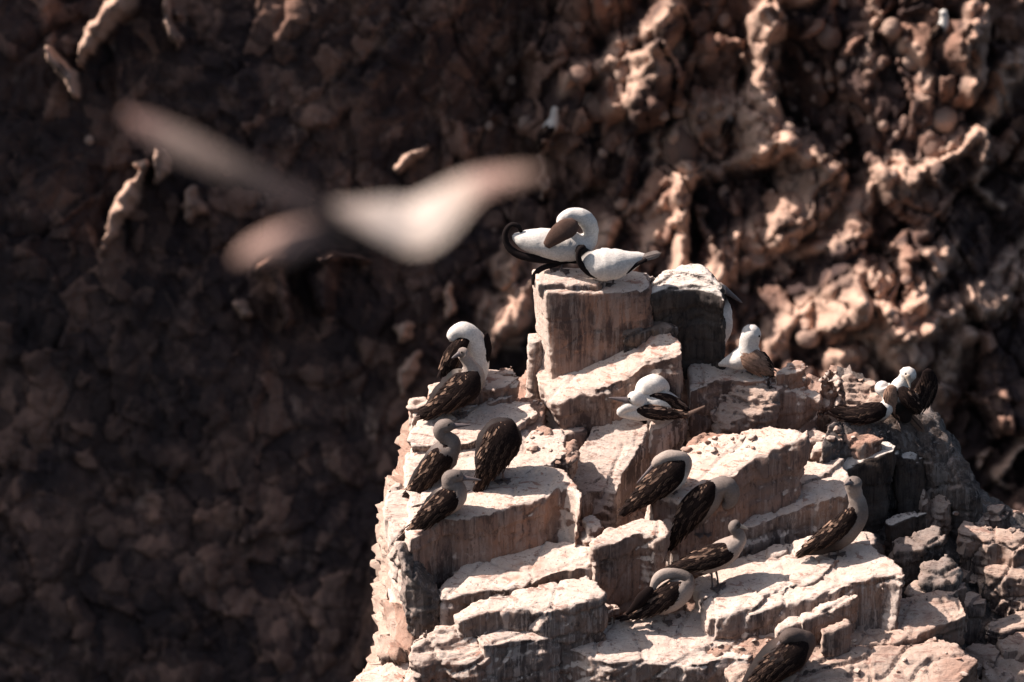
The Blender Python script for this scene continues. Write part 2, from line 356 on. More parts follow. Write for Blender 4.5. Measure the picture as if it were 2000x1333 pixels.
S('s6', 'rock_slab', 'long whitened slab crossing the middle behind the standing birds', [(1322, 1065), (1350, 1054), (1420, 1044), (1455, 1030), (1500, 1018), (1570, 992), (1655, 966), (1668, 930), (1640, 895), (1500, 905), (1400, 935), (1330, 975), (1298, 1010), (1304, 1034)], 62, .5, .30, .34)
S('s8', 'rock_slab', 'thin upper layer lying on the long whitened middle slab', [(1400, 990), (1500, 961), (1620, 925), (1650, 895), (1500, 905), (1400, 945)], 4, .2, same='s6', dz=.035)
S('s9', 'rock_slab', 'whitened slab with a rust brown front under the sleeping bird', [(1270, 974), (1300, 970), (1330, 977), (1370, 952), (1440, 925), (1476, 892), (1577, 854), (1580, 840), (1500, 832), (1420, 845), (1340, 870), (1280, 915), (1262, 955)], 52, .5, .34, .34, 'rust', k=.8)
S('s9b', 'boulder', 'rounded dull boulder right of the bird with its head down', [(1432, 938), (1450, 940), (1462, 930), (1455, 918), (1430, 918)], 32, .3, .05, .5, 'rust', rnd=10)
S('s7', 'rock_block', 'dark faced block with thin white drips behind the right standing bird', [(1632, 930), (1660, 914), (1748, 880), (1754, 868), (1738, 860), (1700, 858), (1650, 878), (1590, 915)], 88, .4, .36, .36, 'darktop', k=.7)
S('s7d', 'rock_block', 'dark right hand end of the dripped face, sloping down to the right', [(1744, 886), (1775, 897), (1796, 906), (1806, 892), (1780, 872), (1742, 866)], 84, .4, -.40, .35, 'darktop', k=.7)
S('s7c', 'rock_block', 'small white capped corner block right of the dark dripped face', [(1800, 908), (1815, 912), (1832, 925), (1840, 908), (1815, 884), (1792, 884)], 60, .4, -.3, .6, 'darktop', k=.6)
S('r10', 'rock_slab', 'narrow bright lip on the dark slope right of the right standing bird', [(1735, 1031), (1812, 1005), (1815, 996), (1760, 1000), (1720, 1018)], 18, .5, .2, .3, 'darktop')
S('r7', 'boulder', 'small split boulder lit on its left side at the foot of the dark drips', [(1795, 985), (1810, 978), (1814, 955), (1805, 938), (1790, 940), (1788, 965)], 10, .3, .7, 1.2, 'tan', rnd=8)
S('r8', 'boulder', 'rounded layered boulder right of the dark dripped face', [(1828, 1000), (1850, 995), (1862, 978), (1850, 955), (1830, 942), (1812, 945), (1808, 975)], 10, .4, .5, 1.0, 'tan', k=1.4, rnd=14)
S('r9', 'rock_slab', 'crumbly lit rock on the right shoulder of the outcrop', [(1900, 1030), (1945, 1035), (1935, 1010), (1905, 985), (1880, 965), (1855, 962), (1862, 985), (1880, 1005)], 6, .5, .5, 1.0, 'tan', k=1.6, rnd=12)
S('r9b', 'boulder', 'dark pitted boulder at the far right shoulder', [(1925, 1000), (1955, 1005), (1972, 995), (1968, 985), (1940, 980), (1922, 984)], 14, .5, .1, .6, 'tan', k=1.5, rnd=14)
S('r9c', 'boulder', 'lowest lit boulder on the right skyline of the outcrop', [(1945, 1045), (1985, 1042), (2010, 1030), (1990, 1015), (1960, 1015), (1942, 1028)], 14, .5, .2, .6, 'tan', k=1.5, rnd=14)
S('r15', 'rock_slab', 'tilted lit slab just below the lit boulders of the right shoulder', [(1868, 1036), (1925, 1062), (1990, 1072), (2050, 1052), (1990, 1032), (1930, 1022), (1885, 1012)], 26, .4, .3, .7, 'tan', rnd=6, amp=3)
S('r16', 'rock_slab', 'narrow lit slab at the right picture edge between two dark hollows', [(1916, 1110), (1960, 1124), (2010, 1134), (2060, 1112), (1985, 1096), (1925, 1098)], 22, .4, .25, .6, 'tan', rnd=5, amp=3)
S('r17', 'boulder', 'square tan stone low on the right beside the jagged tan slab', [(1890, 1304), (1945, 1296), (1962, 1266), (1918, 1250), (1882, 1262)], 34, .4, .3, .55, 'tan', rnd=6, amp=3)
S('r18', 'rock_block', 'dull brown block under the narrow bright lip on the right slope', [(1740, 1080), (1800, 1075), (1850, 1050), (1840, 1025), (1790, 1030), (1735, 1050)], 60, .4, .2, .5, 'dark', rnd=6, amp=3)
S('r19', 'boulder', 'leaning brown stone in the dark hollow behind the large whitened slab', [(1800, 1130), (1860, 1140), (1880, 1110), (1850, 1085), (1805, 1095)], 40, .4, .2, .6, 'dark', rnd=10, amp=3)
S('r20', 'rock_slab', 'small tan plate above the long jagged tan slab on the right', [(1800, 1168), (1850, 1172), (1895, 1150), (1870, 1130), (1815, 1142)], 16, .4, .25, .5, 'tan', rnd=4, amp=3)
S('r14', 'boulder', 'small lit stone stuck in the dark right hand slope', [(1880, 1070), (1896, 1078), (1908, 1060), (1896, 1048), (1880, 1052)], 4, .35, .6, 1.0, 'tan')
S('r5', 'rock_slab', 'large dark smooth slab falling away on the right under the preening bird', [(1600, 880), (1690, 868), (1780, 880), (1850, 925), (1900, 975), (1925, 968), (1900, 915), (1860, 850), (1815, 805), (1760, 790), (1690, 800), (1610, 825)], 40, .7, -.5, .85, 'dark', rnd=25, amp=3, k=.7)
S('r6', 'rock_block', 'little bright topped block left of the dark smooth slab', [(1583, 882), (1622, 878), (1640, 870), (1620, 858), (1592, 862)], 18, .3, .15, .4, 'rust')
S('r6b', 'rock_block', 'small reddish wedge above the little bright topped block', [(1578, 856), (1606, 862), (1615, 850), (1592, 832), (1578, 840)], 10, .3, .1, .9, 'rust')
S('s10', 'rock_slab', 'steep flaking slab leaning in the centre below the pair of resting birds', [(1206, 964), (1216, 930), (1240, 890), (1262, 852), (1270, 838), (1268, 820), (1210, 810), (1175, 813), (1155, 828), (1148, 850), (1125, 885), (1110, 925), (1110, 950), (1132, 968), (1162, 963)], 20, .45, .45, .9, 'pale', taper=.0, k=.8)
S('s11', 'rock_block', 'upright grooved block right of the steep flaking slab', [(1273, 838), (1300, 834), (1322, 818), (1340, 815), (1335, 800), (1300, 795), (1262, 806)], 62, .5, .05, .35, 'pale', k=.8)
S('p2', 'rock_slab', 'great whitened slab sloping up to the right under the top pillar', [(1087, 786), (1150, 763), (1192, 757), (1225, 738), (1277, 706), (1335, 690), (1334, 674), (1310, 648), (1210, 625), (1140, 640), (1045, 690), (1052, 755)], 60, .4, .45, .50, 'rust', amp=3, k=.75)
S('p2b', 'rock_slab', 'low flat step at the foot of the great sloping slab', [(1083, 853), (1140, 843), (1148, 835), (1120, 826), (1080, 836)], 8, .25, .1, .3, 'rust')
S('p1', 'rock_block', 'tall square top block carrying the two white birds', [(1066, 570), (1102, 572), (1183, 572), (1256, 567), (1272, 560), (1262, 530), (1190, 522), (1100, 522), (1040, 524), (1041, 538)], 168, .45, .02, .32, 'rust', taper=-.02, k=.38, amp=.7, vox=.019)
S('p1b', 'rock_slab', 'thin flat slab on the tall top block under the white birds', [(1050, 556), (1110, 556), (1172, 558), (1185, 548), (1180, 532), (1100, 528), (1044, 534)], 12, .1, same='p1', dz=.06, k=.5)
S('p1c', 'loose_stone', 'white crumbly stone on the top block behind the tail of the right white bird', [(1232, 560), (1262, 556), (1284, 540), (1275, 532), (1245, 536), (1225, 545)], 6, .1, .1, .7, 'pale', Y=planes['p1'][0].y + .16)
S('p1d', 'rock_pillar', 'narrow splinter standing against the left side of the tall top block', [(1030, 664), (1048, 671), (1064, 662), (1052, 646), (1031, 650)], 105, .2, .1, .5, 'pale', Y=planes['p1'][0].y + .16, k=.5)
S('p3', 'boulder', 'black shaded boulder with a whitened top right of the tall top block', [(1250, 574), (1320, 570), (1362, 567), (1398, 576), (1417, 590), (1418, 560), (1390, 526), (1362, 510), (1330, 512), (1284, 528)], 150, .2, .08, .42, 'darktop', Y=planes['p1'][0].y + .02, taper=.22, rnd=45, amp=3, k=.6)
S('p3b', 'rock_block', 'dark grey stepped stones wedged under the black shaded boulder', [(1215, 655), (1290, 642), (1326, 642), (1328, 632), (1290, 622), (1222, 632)], 40, .3, .1, .35, 'dark', Y=planes['p1'][0].y - .10)
S('r0', 'rock_slab', 'flat brown slab carrying the upright necked white bird', [(1345, 768), (1400, 745), (1500, 748), (1512, 728), (1500, 705), (1440, 700), (1380, 700), (1345, 715)], 70, .3, .08, .32, 'rust')
S('r1', 'boulder', 'large rough brown boulder lit on its left face, right of the resting pair', [(1402, 832), (1440, 820), (1500, 803), (1520, 782), (1505, 748), (1489, 735), (1420, 726), (1396, 738), (1387, 775)], 16, .4, .55, 1.3, 'tan', Y=planes['r0'][0].y - .02, k=1.4, ktop=1.6, rnd=14, amp=3)
S('r1b', 'rock_block', 'shaded right half of the rough brown boulder group', [(1502, 762), (1560, 772), (1604, 782), (1606, 770), (1560, 745), (1495, 732)], 58, .4, -.1, .5, 'rust', Y=planes['r0'][0].y + .05)
S('r2a', 'boulder', 'rounded stone behind the flat capped stone right of the upright necked bird', [(1508, 726), (1545, 722), (1578, 724), (1579, 708), (1565, 699), (1534, 704)], 14, .3, .1, .9, 'rust', rnd=8)
S('r2b', 'rock_block', 'flat capped stone on the skyline right of the upright necked bird', [(1510, 730), (1560, 730), (1574, 722), (1566, 714), (1530, 716)], 24, .3, .1, .4, 'rust')
S('r3', 'rock_block', 'jagged white stone on the skyline left of the crouching dark winged bird', [(1592, 742), (1640, 748), (1660, 744), (1642, 722), (1625, 716), (1605, 722)], 22, .3, .3, 1.0, 'rust', k=1.4, rnd=4)
S('r4', 'boulder', 'crumbly lit boulder left of the two birds on the right skyline', [(1632, 798), (1690, 800), (1735, 796), (1735, 765), (1705, 738), (1670, 726), (1642, 736), (1625, 765)], 10, .5, .35, 1.0, 'tan', k=1.6, ktop=1.6, rnd=14)
S('u3', 'rock_slab', 'wide whitened ledge carrying the hunched bird and its neighbours', [(800, 987), (880, 970), (930, 957), (1000, 937), (1077, 906), (1112, 885), (1100, 840), (1000, 835), (880, 850), (795, 878), (786, 905), (790, 950)], 8, .5, .16, .32)
S('u2', 'rock_slab', 'middle left ledge with a brown front under the long billed bird', [(872, 870), (915, 864), (945, 852), (1000, 838), (1052, 805), (1035, 780), (960, 782), (880, 795), (815, 818), (803, 845), (800, 868)], 18, .4, .16, .34)
S('u1', 'rock_slab', 'top left ledge under the white necked bird with thick brown front', [(835, 768), (880, 772), (936, 760), (1013, 754), (1018, 738), (985, 720), (930, 718), (870, 742), (836, 748)], 34, .4, .1, .34, 'rust')
S('u1b', 'rock_slab', 'thin flat stone in front of the top left ledge', [(953, 783), (992, 776), (1010, 768), (1000, 762), (955, 770)], 10, .2, .1, .34, 'rust')
S('u1s', 'loose_stone', 'pointed pale stone on the right end of the top left ledge', [(962, 726), (1000, 734), (1012, 733), (1008, 720), (990, 710), (975, 715)], 6, .1, .2, .8, 'rust')
S('u0', 'rock_block', 'small square stone at the far left tip of the top left ledge', [(796, 792), (820, 796), (838, 786), (834, 772), (800, 778)], 16, .3, .05, .4, 'rust')
S('u0b', 'rock_block', 'low stone below the small square stone on the left tip', [(802, 815), (850, 812), (868, 800), (840, 790), (806, 798)], 12, .3, .05, .4, 'rust')

for i, (P, hv) in enumerate([([(1022, 770), (1058, 772), (1062, 830), (1085, 850), (1130, 855), (1120, 900), (1080, 905), (1040, 850), (1015, 800)], 6),
               ([(1345, 880), (1420, 888), (1480, 878), (1490, 856), (1440, 842), (1370, 840), (1340, 855)], 6),
               ([(1180, 1196), (1250, 1220), (1330, 1212), (1340, 1180), (1290, 1140), (1220, 1140), (1170, 1160)], 8),
               ([(1610, 858), (1690, 862), (1730, 852), (1700, 842), (1630, 842)], 6), ([(1400, 1275), (1500, 1282), (1560, 1270), (1600, 1250), (1520, 1236), (1420, 1240), (1330, 1250)], 6)]):
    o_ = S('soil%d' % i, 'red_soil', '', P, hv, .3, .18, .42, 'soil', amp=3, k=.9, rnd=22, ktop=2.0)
    for kk in ('label', 'category'):
        if kk in o_: del o_[kk]
    o_['kind'] = 'structure'

# ------------------------------------------------------------------ the outcrop's body behind and between the slabs
SIL = [(600, 1440), (688, 1345), (738, 1296), (746, 1220), (748, 1100), (752, 1000), (760, 948), (792, 890), (800, 830), (830, 790), (850, 768), (940, 742), (1020, 742), (1040, 730), (1060, 712), (1200, 640), (1300, 640), (1385, 712), (1500, 728), (1600, 745), (1700, 745), (1760, 775), (1830, 815), (1872, 870), (1905, 945), (1960, 985), (2010, 1010), (2120, 1075), (2260, 1180)]
def silh(px):
    for i in range(len(SIL) - 1):
        if SIL[i][0] <= px <= SIL[i + 1][0]:
            t = (px - SIL[i][0]) / (SIL[i + 1][0] - SIL[i][0]); return SIL[i][1] * (1 - t) + SIL[i + 1][1] * t
    return SIL[-1][1]
us = []
for i in range(len(SIL) - 1):
    (x0, y0), (x1, y1) = SIL[i], SIL[i + 1]; L = math.hypot(x1 - x0, y1 - y0); k = max(1, int(L / 6))
    us += [x0 + (x1 - x0) * j / k for j in range(k)]
NB, NK = 120, 34
V = []
for u in us:
    tp = silh(u) + 6; bt = 1560
    last = None
    for j in range(NB):
        t = j / (NB - 1); py = bt + (tp - bt) * t
        y = ybase(u, py) + .22
        if py > 500:
            for (pp, pl0, pln) in slabs_px:
                if inpoly(u, py, pp): y = max(y, plane_hit(u, py, pl0, pln).y + .14)
        dpx = py - tp
        y += .9 * max(0, 1 - dpx / 70.0) ** 2
        if u < 800: y += 0
        V.append(tuple(at(u, py, y))); last = V[-1]
    for j in range(1, NK + 1):
        t = j / NK
        V.append((last[0], last[1] + 2.6 * t, last[2] - .05 * t - 5.5 * t * t))
    
NR = NB + NK
Fc = [[i * NR + j, (i + 1) * NR + j, (i + 1) * NR + j + 1, i * NR + j + 1] for i in range(len(us) - 1) for j in range(NR - 1)]
me = mesh_np('rock_outcrop', V, Fc, [M['soil']])
n = len(me.vertices); v = np.array(V); nn = np.empty(n * 3); me.vertices.foreach_get('normal', nn); nn = nn.reshape(-1, 3)
if nn[:, 1].mean() > 0: me.flip_normals(); nn = -nn
_, _, _, fcA = worley(v * 1.7, 91); _, _, _, fcB = worley(v * 5.0, 92)
s_ = v[:, 2] - .2 * v[:, 0] - .3 * v[:, 1]; stp = s_ * 3.2 + fbm(v * .8, 2, 5); stp = stp - np.floor(stp)
dk_ = np.where(v[:, 0] > 3.4, .45, 1.0)
d = dk_ * .16 * fcA + dk_ * .07 * fcB + .05 * fbm(v * 3, 3, 93) + .02 * fbm(v * 14, 2, 94) + dk_ * .10 * (stp - .5)
v2 = v + nn * d[:, None]
me.vertices.foreach_set('co', v2.astype(np.float32).ravel()); me.update()
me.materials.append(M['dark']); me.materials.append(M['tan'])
cen = np.empty(len(me.polygons) * 3); me.polygons.foreach_get('center', cen); cen = cen.reshape(-1, 3)
mi = np.zeros(len(cen), dtype=np.int32)
wob = fbm(cen * .9, 3, 40) * 1.0
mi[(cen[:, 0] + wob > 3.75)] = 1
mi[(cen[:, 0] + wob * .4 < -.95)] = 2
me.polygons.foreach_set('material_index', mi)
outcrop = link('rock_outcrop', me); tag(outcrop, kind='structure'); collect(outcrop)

# reddish foot of the rock stack behind the lower left edge
bvh = BVHTree.FromPolygons([tuple(x) for x in np.concatenate(tris_V)], [f for fs in tris_F for f in fs])
def cast(px, py):
    h = bvh.ray_cast(CAM, raydir(px, py).normalized()); return h
# ------------------------------------------------------------------ loose stones
def stone(P, r, seed, mat, squash=(1, .9, .6), vox=None, k=1.0):
    rs = random.Random(seed); bm = bmesh.new(); bmesh.ops.create_icosphere(bm, subdivisions=3, radius=1)
    dirs = [Vector((rs.gauss(0, 1), rs.gauss(0, 1), rs.gauss(0, 1))).normalized() for _ in range(9)]; offs = [rs.uniform(.55, .85) for _ in dirs]
    for v in bm.verts:
        c = v.co.copy()
        for dd, of in zip(dirs, offs):
            e = c.dot(dd) - of
            if e > 0: c -= dd * e * .92
        v.co = Vector((c.x * squash[0], c.y * squash[1], c.z * squash[2])) * r
    me = bpy.data.meshes.new('loose_stone'); bm.to_mesh(me); bm.free(); me.materials.append(mat)
    me.polygons.foreach_set('use_smooth', [True] * len(me.polygons)); return me
rs = random.Random(5)
protos = [stone(None, 1, 100 + i, M[['rust', 'soil', 'tan', 'pale'][i % 4]]) for i in range(8)]
cnt = 0; tries = 0
zones = [(1030, 1120, 770, 910), (1340, 1490, 840, 890), (1180, 1330, 1130, 1220), (1600, 1740, 838, 862), (1500, 1950, 1200, 1320), (1850, 1990, 1000, 1240), (1380, 1600, 1236, 1280)]
while cnt < 90 and tries < 2500:
    tries += 1; z = rs.choice(zones); px, py = rs.uniform(z[0], z[1]), rs.uniform(z[2], z[3])
    h = cast(px, py)
    if h[0] is None or h[1].z < .45: continue
    i = rs.randrange(8); r = rs.choice([.014, .018, .022, .03, .045]) * rs.uniform(.8, 1.3)
    o = bpy.data.objects.new('loose_stone', protos[i]); C.objects.link(o)
    o.location = h[0] + h[1] * r * .15; o.rotation_euler = (rs.uniform(-.3, .3), rs.uniform(-.3, .3), rs.uniform(0, 6)); o.scale = (r * rs.uniform(.9, 1.5), r, r)
    tag(o, 'small angular loose stone lying on a ledge or in the soil of the outcrop', 'stone', 'loose stones on the ledges'); cnt += 1

# ------------------------------------------------------------------ birds
def cr(P, k):
    """Catmull-Rom through rows of numbers"""
    P = [np.array(p, dtype=float) for p in P]; out = []
    Q = [2 * P[0] - P[1]] + P + [2 * P[-1] - P[-2]]
    for i in range(1, len(Q) - 2):
        for j in range(k):
            t = j / k; a, b, c, d_ = Q[i - 1], Q[i], Q[i + 1], Q[i + 2]
            out.append(.5 * ((2 * b) + (c - a) * t + (2 * a - 5 * b + 4 * c - d_) * t * t + (3 * b - a - 3 * c + d_) * t ** 3))
    out.append(P[-1]); return out
def loft_geo(rows, wide=None, seg=16, k=5):
    """rows: (x,y,z, ra, rb, r,g,b); ra lies across the line of sight, rb along it"""
    R = cr(rows, k); V = []; Cc = []; n = len(R); frames = []
    for i, r in enumerate(R):
        p = Vector(r[:3]); q0 = Vector(R[max(0, i - 1)][:3]); q1 = Vector(R[min(n - 1, i + 1)][:3]); T = (q1 - q0)
        if T.length < 1e-6: T = Vector((1, 0, 0))
        T.normalize()
        D = (wide if wide is not None else F); D = D - T * D.dot(T)
        if D.length < 1e-3: D = U.copy()
        D.normalize(); Pp = T.cross(D).normalized(); ra, rb = max(r[3], .0008), max(r[4], .0008)
        frames.append((p, T, D, Pp, ra, rb, r[5:8]))
        for s in range(seg):
            an = 2 * math.pi * s / seg; V.append(tuple(p + Pp * (ra * math.cos(an)) + D * (rb * math.sin(an)))); Cc.append(tuple(np.clip(r[5:8], 0, 1)))
    Fc = [[i * seg + s, i * seg + (s + 1) % seg, (i + 1) * seg + (s + 1) % seg, (i + 1) * seg + s] for i in range(n - 1) for s in range(seg)]
    a = len(V); V.append(tuple(Vector(R[0][:3]) - frames[0][1] * frames[0][4] * .5)); Cc.append(Cc[0]); V.append(tuple(Vector(R[-1][:3]) + frames[-1][1] * frames[-1][4] * .5)); Cc.append(Cc[-2])
    Fc += [[a, (s + 1) % seg, s] for s in range(seg)] + [[a + 1, (n - 1) * seg + s, (n - 1) * seg + (s + 1) % seg] for s in range(seg)]
    return V, Fc, Cc, frames
class Geo:
    def __init__(s): s.V = []; s.F = []; s.C = []
    def add(s, V, Fc, Cc):
        b = len(s.V); s.V += V; s.F += [[i + b for i in f] for f in Fc]; s.C += Cc
    def build(s, name, mat, parent, origin):
        me = mesh_np(name, s.V, s.F, [mat])
        bm = bmesh.new(); bm.from_mesh(me); bmesh.ops.recalc_face_normals(bm, faces=bm.faces[:]); bm.to_mesh(me); bm.free()
        ca = me.color_attributes.new('Col', 'FLOAT_COLOR', 'POINT')
        ca.data.foreach_set('color', np.array([(*c, 1) for c in s.C], dtype=np.float32).ravel())
        me.transform(Matrix.Translation(-Vector(origin)))
        o = bpy.data.objects.new(name, me); C.objects.link(o); o.parent = parent
        return o
def blade(g, p, d, nrm, L, W, cm, ce, lift=.25, n=4):
    """one feather: rounded thin leaf with a paler rim, quills along d, lying on nrm"""
    d = d.normalized(); s = d.cross(nrm).normalized(); b = len(g.V)
    for i in range(n + 1):
        t = i / n; w = W * (.55 + .45 * math.sin(math.pi * min(1, t * .9 + .1))) * (1 if t < .7 else math.sqrt(max(0.02, 1 - ((t - .7) / .3) ** 2)))
        c = p + d * (L * t) + nrm * (lift * W * t * (1.3 - t))
        for q in (-1, 0, 1):
            g.V.append(tuple(c + s * (w * q) + nrm * (0 if q else W * .18)))
            g.C.append(tuple(ce) if (q or i == n) else tuple(cm))
    for i in range(n):
        for q in (0, 1): g.F.append([b + i * 3 + q, b + i * 3 + q + 1, b + (i + 1) * 3 + q + 1, b + (i + 1) * 3 + q])
WHT = (.80, .76, .71); GRY = (.22, .18, .16); PAL = (.42, .345, .30); BRN = (.017, .0105, .010); BLK = (.018, .013, .013); TAN = (.46, .30, .22); MID = (.12, .075, .060)
def lerpc(a, b, t): return tuple(a[i] * (1 - t) + b[i] * t for i in range(3))

def bird(label, foot, body, wings=(), bill=None, tail=None, legs=(), eye=None, Y=None, dark=BRN, rimc=TAN, group='seabirds on the rock stack', extras=(), scal=.35, billm='bill', depthy=None, wscale=1.0):
    """body rows (px,py,r,dy,colour) from tail to head; wings lists of rows (px,py,r,dy)"""
    rs = random.Random(int(foot[0] * 7 + foot[1]))
    if Y is None:
        h = cast(*foot); Y = h[0].y if h[0] is not None else 0
        Z = h[0].z
    else: Z = at(foot[0], foot[1], Y).z
    base = at(foot[0], foot[1], Y); s = pxm(Y)
    root = bpy.data.objects.new('seabird', None); C.objects.link(root); root.location = base; root.empty_display_size = .2
    tag(root, label, 'bird', group)
    # body with neck and head, one surface
    g = Geo(); rows = []
    for (x, y, r, dy, c) in body:
        p = at(x, y, Y + dy); r = r * (1.09 if r > 14 else 1.05); rows.append((*p, r * s, r * s * .96, *c))
    V, Fc, Cc, fr = loft_geo(rows, None, 20, 6)
    # soft plumage unevenness
    arr = np.array(V); nz = fbm(arr * 22, 2, 3)[:, None]; ctr = np.repeat(np.array([tuple(f[0]) for f in fr]), 20, 0)
    arr[:len(ctr)] = ctr + (arr[:len(ctr)] - ctr) * (1 + nz[:len(ctr)] * .10)
    g.add([tuple(a) for a in arr], Fc, Cc); b = g.build('body', M['plumage'], root, base)
    bodyr = max(r[2] for r in body)
    for wi, w in enumerate(wings):
        opt = {}
        if isinstance(w, dict): opt = w; w = opt['rows']
        col = opt.get('col', dark); flat = opt.get('flat', .42); near = opt.get('near', True)
        g = Geo(); rows = []
        off = opt.get('off', -.68 * bodyr * s)
        for i, r in enumerate(w):
            x, y, rad = r[:3]; dy = r[3] if len(r) > 3 else 0
            e = .35 + .65 * math.sin(math.pi * min(1, i / (len(w) - 1) * .8 + .2))
            rad = rad * 1.08; p = at(x, y, Y + off * e + dy); rows.append((*p, rad * s, max(rad * s * flat, .006), *col))
        V, Fc, Cc, fr = loft_geo(rows, None, 16, 6); g.add(V, Fc, Cc)
        n = len(fr)
        if opt.get('feathers', True):
            for i in range(1, n - 2, 1):
                p, T, D, Pp, ra, rb, cc = fr[i]; t = i / n
                m = max(2, int(ra / (s * 2.5)))
                for q in range(m + 1):
                    cpos = -0.93 + 1.86 * (q + (.5 if i % 2 else 0)) / (m + .5)
                    if abs(cpos) > .97: continue
                    z = math.sqrt(1 - cpos * cpos); out = (-D * z + Pp * cpos * .8).normalized()
                    q0 = p + Pp * (ra * cpos) - D * (rb * z) + out * .001
                    L = s * (8 + 14 * t) * rs.uniform(.7, 1.3) * wscale; W = s * (2.5 + .5 * t) * rs.uniform(.8, 1.15) * wscale
                    shade = rs.uniform(.6, 1.3); cm = tuple(c * shade for c in col)
                    upz = (Pp * cpos).z > 0
                    up_ = Pp.z * cpos
                    k = scal * (1.5 if (up_ > .2 and t < .8 and rs.random() < .45) else .12) * rs.uniform(.15, 1.1)
                    ce = lerpc(cm, rimc, min(1, max(k, .30 if (up_ < .1 and q % 3 == 1 and t > .25) else 0))); cm = lerpc(cm, rimc, min(.85, k * .7 if k > .35 else 0))
                    blade(g, q0, T + Pp * rs.uniform(-.08, .08), out, L, W, cm, ce)
            # long flight feathers past the wing end
            p, T, D, Pp, ra, rb, cc = fr[int(n * .72)]; pe = fr[-1][0]
            for q in range(6):
                st = p + Pp * (ra * (-.7 + 1.4 * q / 5)) - D * rb * .7; e = pe + Pp * (s * (q - 2.5) * 1.0); dv = e - st
                if dv.length > 1e-4: blade(g, st, dv, -D, dv.length * (1.0 - .06 * q), s * 2.6, tuple(c * .8 for c in col), lerpc(col, rimc, .45 if q in (0, 5) else .15), .1, 5)
        g.build(opt.get('name', 'wing'), M['feather'], root, base)
    if not any(isinstance(w, dict) for w in wings) and wings:
        # far wing, the other flank
        g = Geo(); rows = []
        for i, r in enumerate(wings[0]):
            e = .35 + .65 * math.sin(math.pi * min(1, i / (len(wings[0]) - 1) * .8 + .2))
            p = at(r[0] - 2, r[1] - 3, Y + .68 * bodyr * s * e); rows.append((*p, r[2] * s * .9, max(r[2] * s * .4, .006), *dark))
        V, Fc, Cc, fr = loft_geo(rows, None, 14, 5); g.add(V, Fc, Cc)
        for i in range(1, len(fr) - 2, 2):
            p, T, D, Pp, ra, rb, cc = fr[i]
            for q in (-.9, -.6, -.3, 0, .3, .6, .9):
                z = math.sqrt(1 - q * q); out = (D * z + Pp * q * .8).normalized()
                blade(g, p + Pp * (ra * q) + D * (rb * z) + out * .001, T, out, s * 14, s * 4, dark, lerpc(dark, rimc, rs.uniform(.05, .5)))
        g.build('wing', M['feather'], root, base)
    if tail:
        g = Geo(); (x0, y0), (x1, y1) = tail[0], tail[1]; tc = tail[2] if len(tail) > 2 else dark; te = tail[3] if len(tail) > 3 else lerpc(dark, rimc, .5)
        p0 = at(x0, y0, Y); p1 = at(x1, y1, Y - .02); d = p1 - p0; sd = d.normalized().cross(F).normalized()
        for q in range(7):
            f = (q - 3) / 3; w0 = 5 * s; e = p1 + sd * (f * 6 * s) + F * (abs(f) * .02) - d * (.14 * abs(f)); st = p0 + sd * (f * w0 * .6) + F * (abs(f) * .01) - F * (.012 * (1 - abs(f)))
            blade(g, st, e - st, (-F - d.normalized() * (-F).dot(d.normalized())).normalized(), (e - st).length, s * 3.4, tc, te, .1, 5)
            blade(g, st + F * .006, e - st, (F + Vector((0, 0, .01)) - d.normalized() * F.dot(d.normalized())).normalized(), (e - st).length * .99, s * 3.2, tc, te, .1, 5)
        g.build('tail', M['feather'], root, base)
    if bill:
        (x0, y0, r0), (x1, y1) = bill[0], bill[1]; dy0 = bill[2] if len(bill) > 2 else 0; dy1 = bill[3] if len(bill) > 3 else dy0
        rows = []
        for t, rr in ((-.15, 1.0), (0, 1), (.25, .72), (.55, .5), (.85, .28), (1, .06)):
            p = at(x0 + (x1 - x0) * t, y0 + (y1 - y0) * t + (1.2 * t * t if t > .5 else 0), Y + dy0 + (dy1 - dy0) * t); rows.append((*p, r0 * s * rr, r0 * s * rr * .62, 0, 0, 0))
        V, Fc, Cc, fr = loft_geo(rows, None, 12, 4); me = mesh_np('bill', V, Fc, [M[billm]]); me.transform(Matrix.Translation(-base))
        bm = bmesh.new(); bm.from_mesh(me); bmesh.ops.recalc_face_normals(bm, faces=bm.faces[:]); bm.to_mesh(me); bm.free()
        link('bill', me, root)
    if eye:
        for sgn in (-1, 1):
            if sgn == 1 and len(eye) > 3: continue
            p = at(eye[0], eye[1], Y + (eye[2] if len(eye) > 2 else 0)) + F * (sgn * eye[3] * s if len(eye) > 3 and False else sgn * (eye[4] if len(eye) > 4 else 9) * s * (1 if True else 0))
            bm = bmesh.new(); bmesh.ops.create_uvsphere(bm, u_segments=10, v_segments=8, radius=2.4 * s); me = bpy.data.meshes.new('eye'); bm.to_mesh(me); bm.free(); me.materials.append(M['eye'])
            o = link('eye', me, root); o.location = p - base
    for (x0, y0, x1, y1) in legs:
        h = cast(x1, y1); pe = at(x1, y1, Y)
        if h[0] is not None and abs(h[0].y - Y) < .25: pe = h[0]
        ps = at(x0, y0, Y + .0); kn = ps.lerp(pe, .5) + Vector((.006, .006, 0))
        rows = [(*ps, .016, .016, 0, 0, 0), (*kn, .0095, .0095, 0, 0, 0), (*(pe + Vector((0, 0, .012))), .009, .009, 0, 0, 0), (*(pe + Vector((0, 0, .002))), .011, .011, 0, 0, 0)]
        V, Fc, Cc, fr = loft_geo(rows, Vector((0, 1, 0)), 10, 3); me = mesh_np('leg', V, Fc, [M['leg']]); me.transform(Matrix.Translation(-base)); lg = link('leg', me, root)
        # webbed foot: three toes and the web
        nrm = h[1] if h[0] is not None else Vector((0, 0, 1))
        if nrm.z < .5: nrm = Vector((-.15, -.25, 1)).normalized()
        fx = 1 if (body[-1][0] >= body[0][0]) else -1
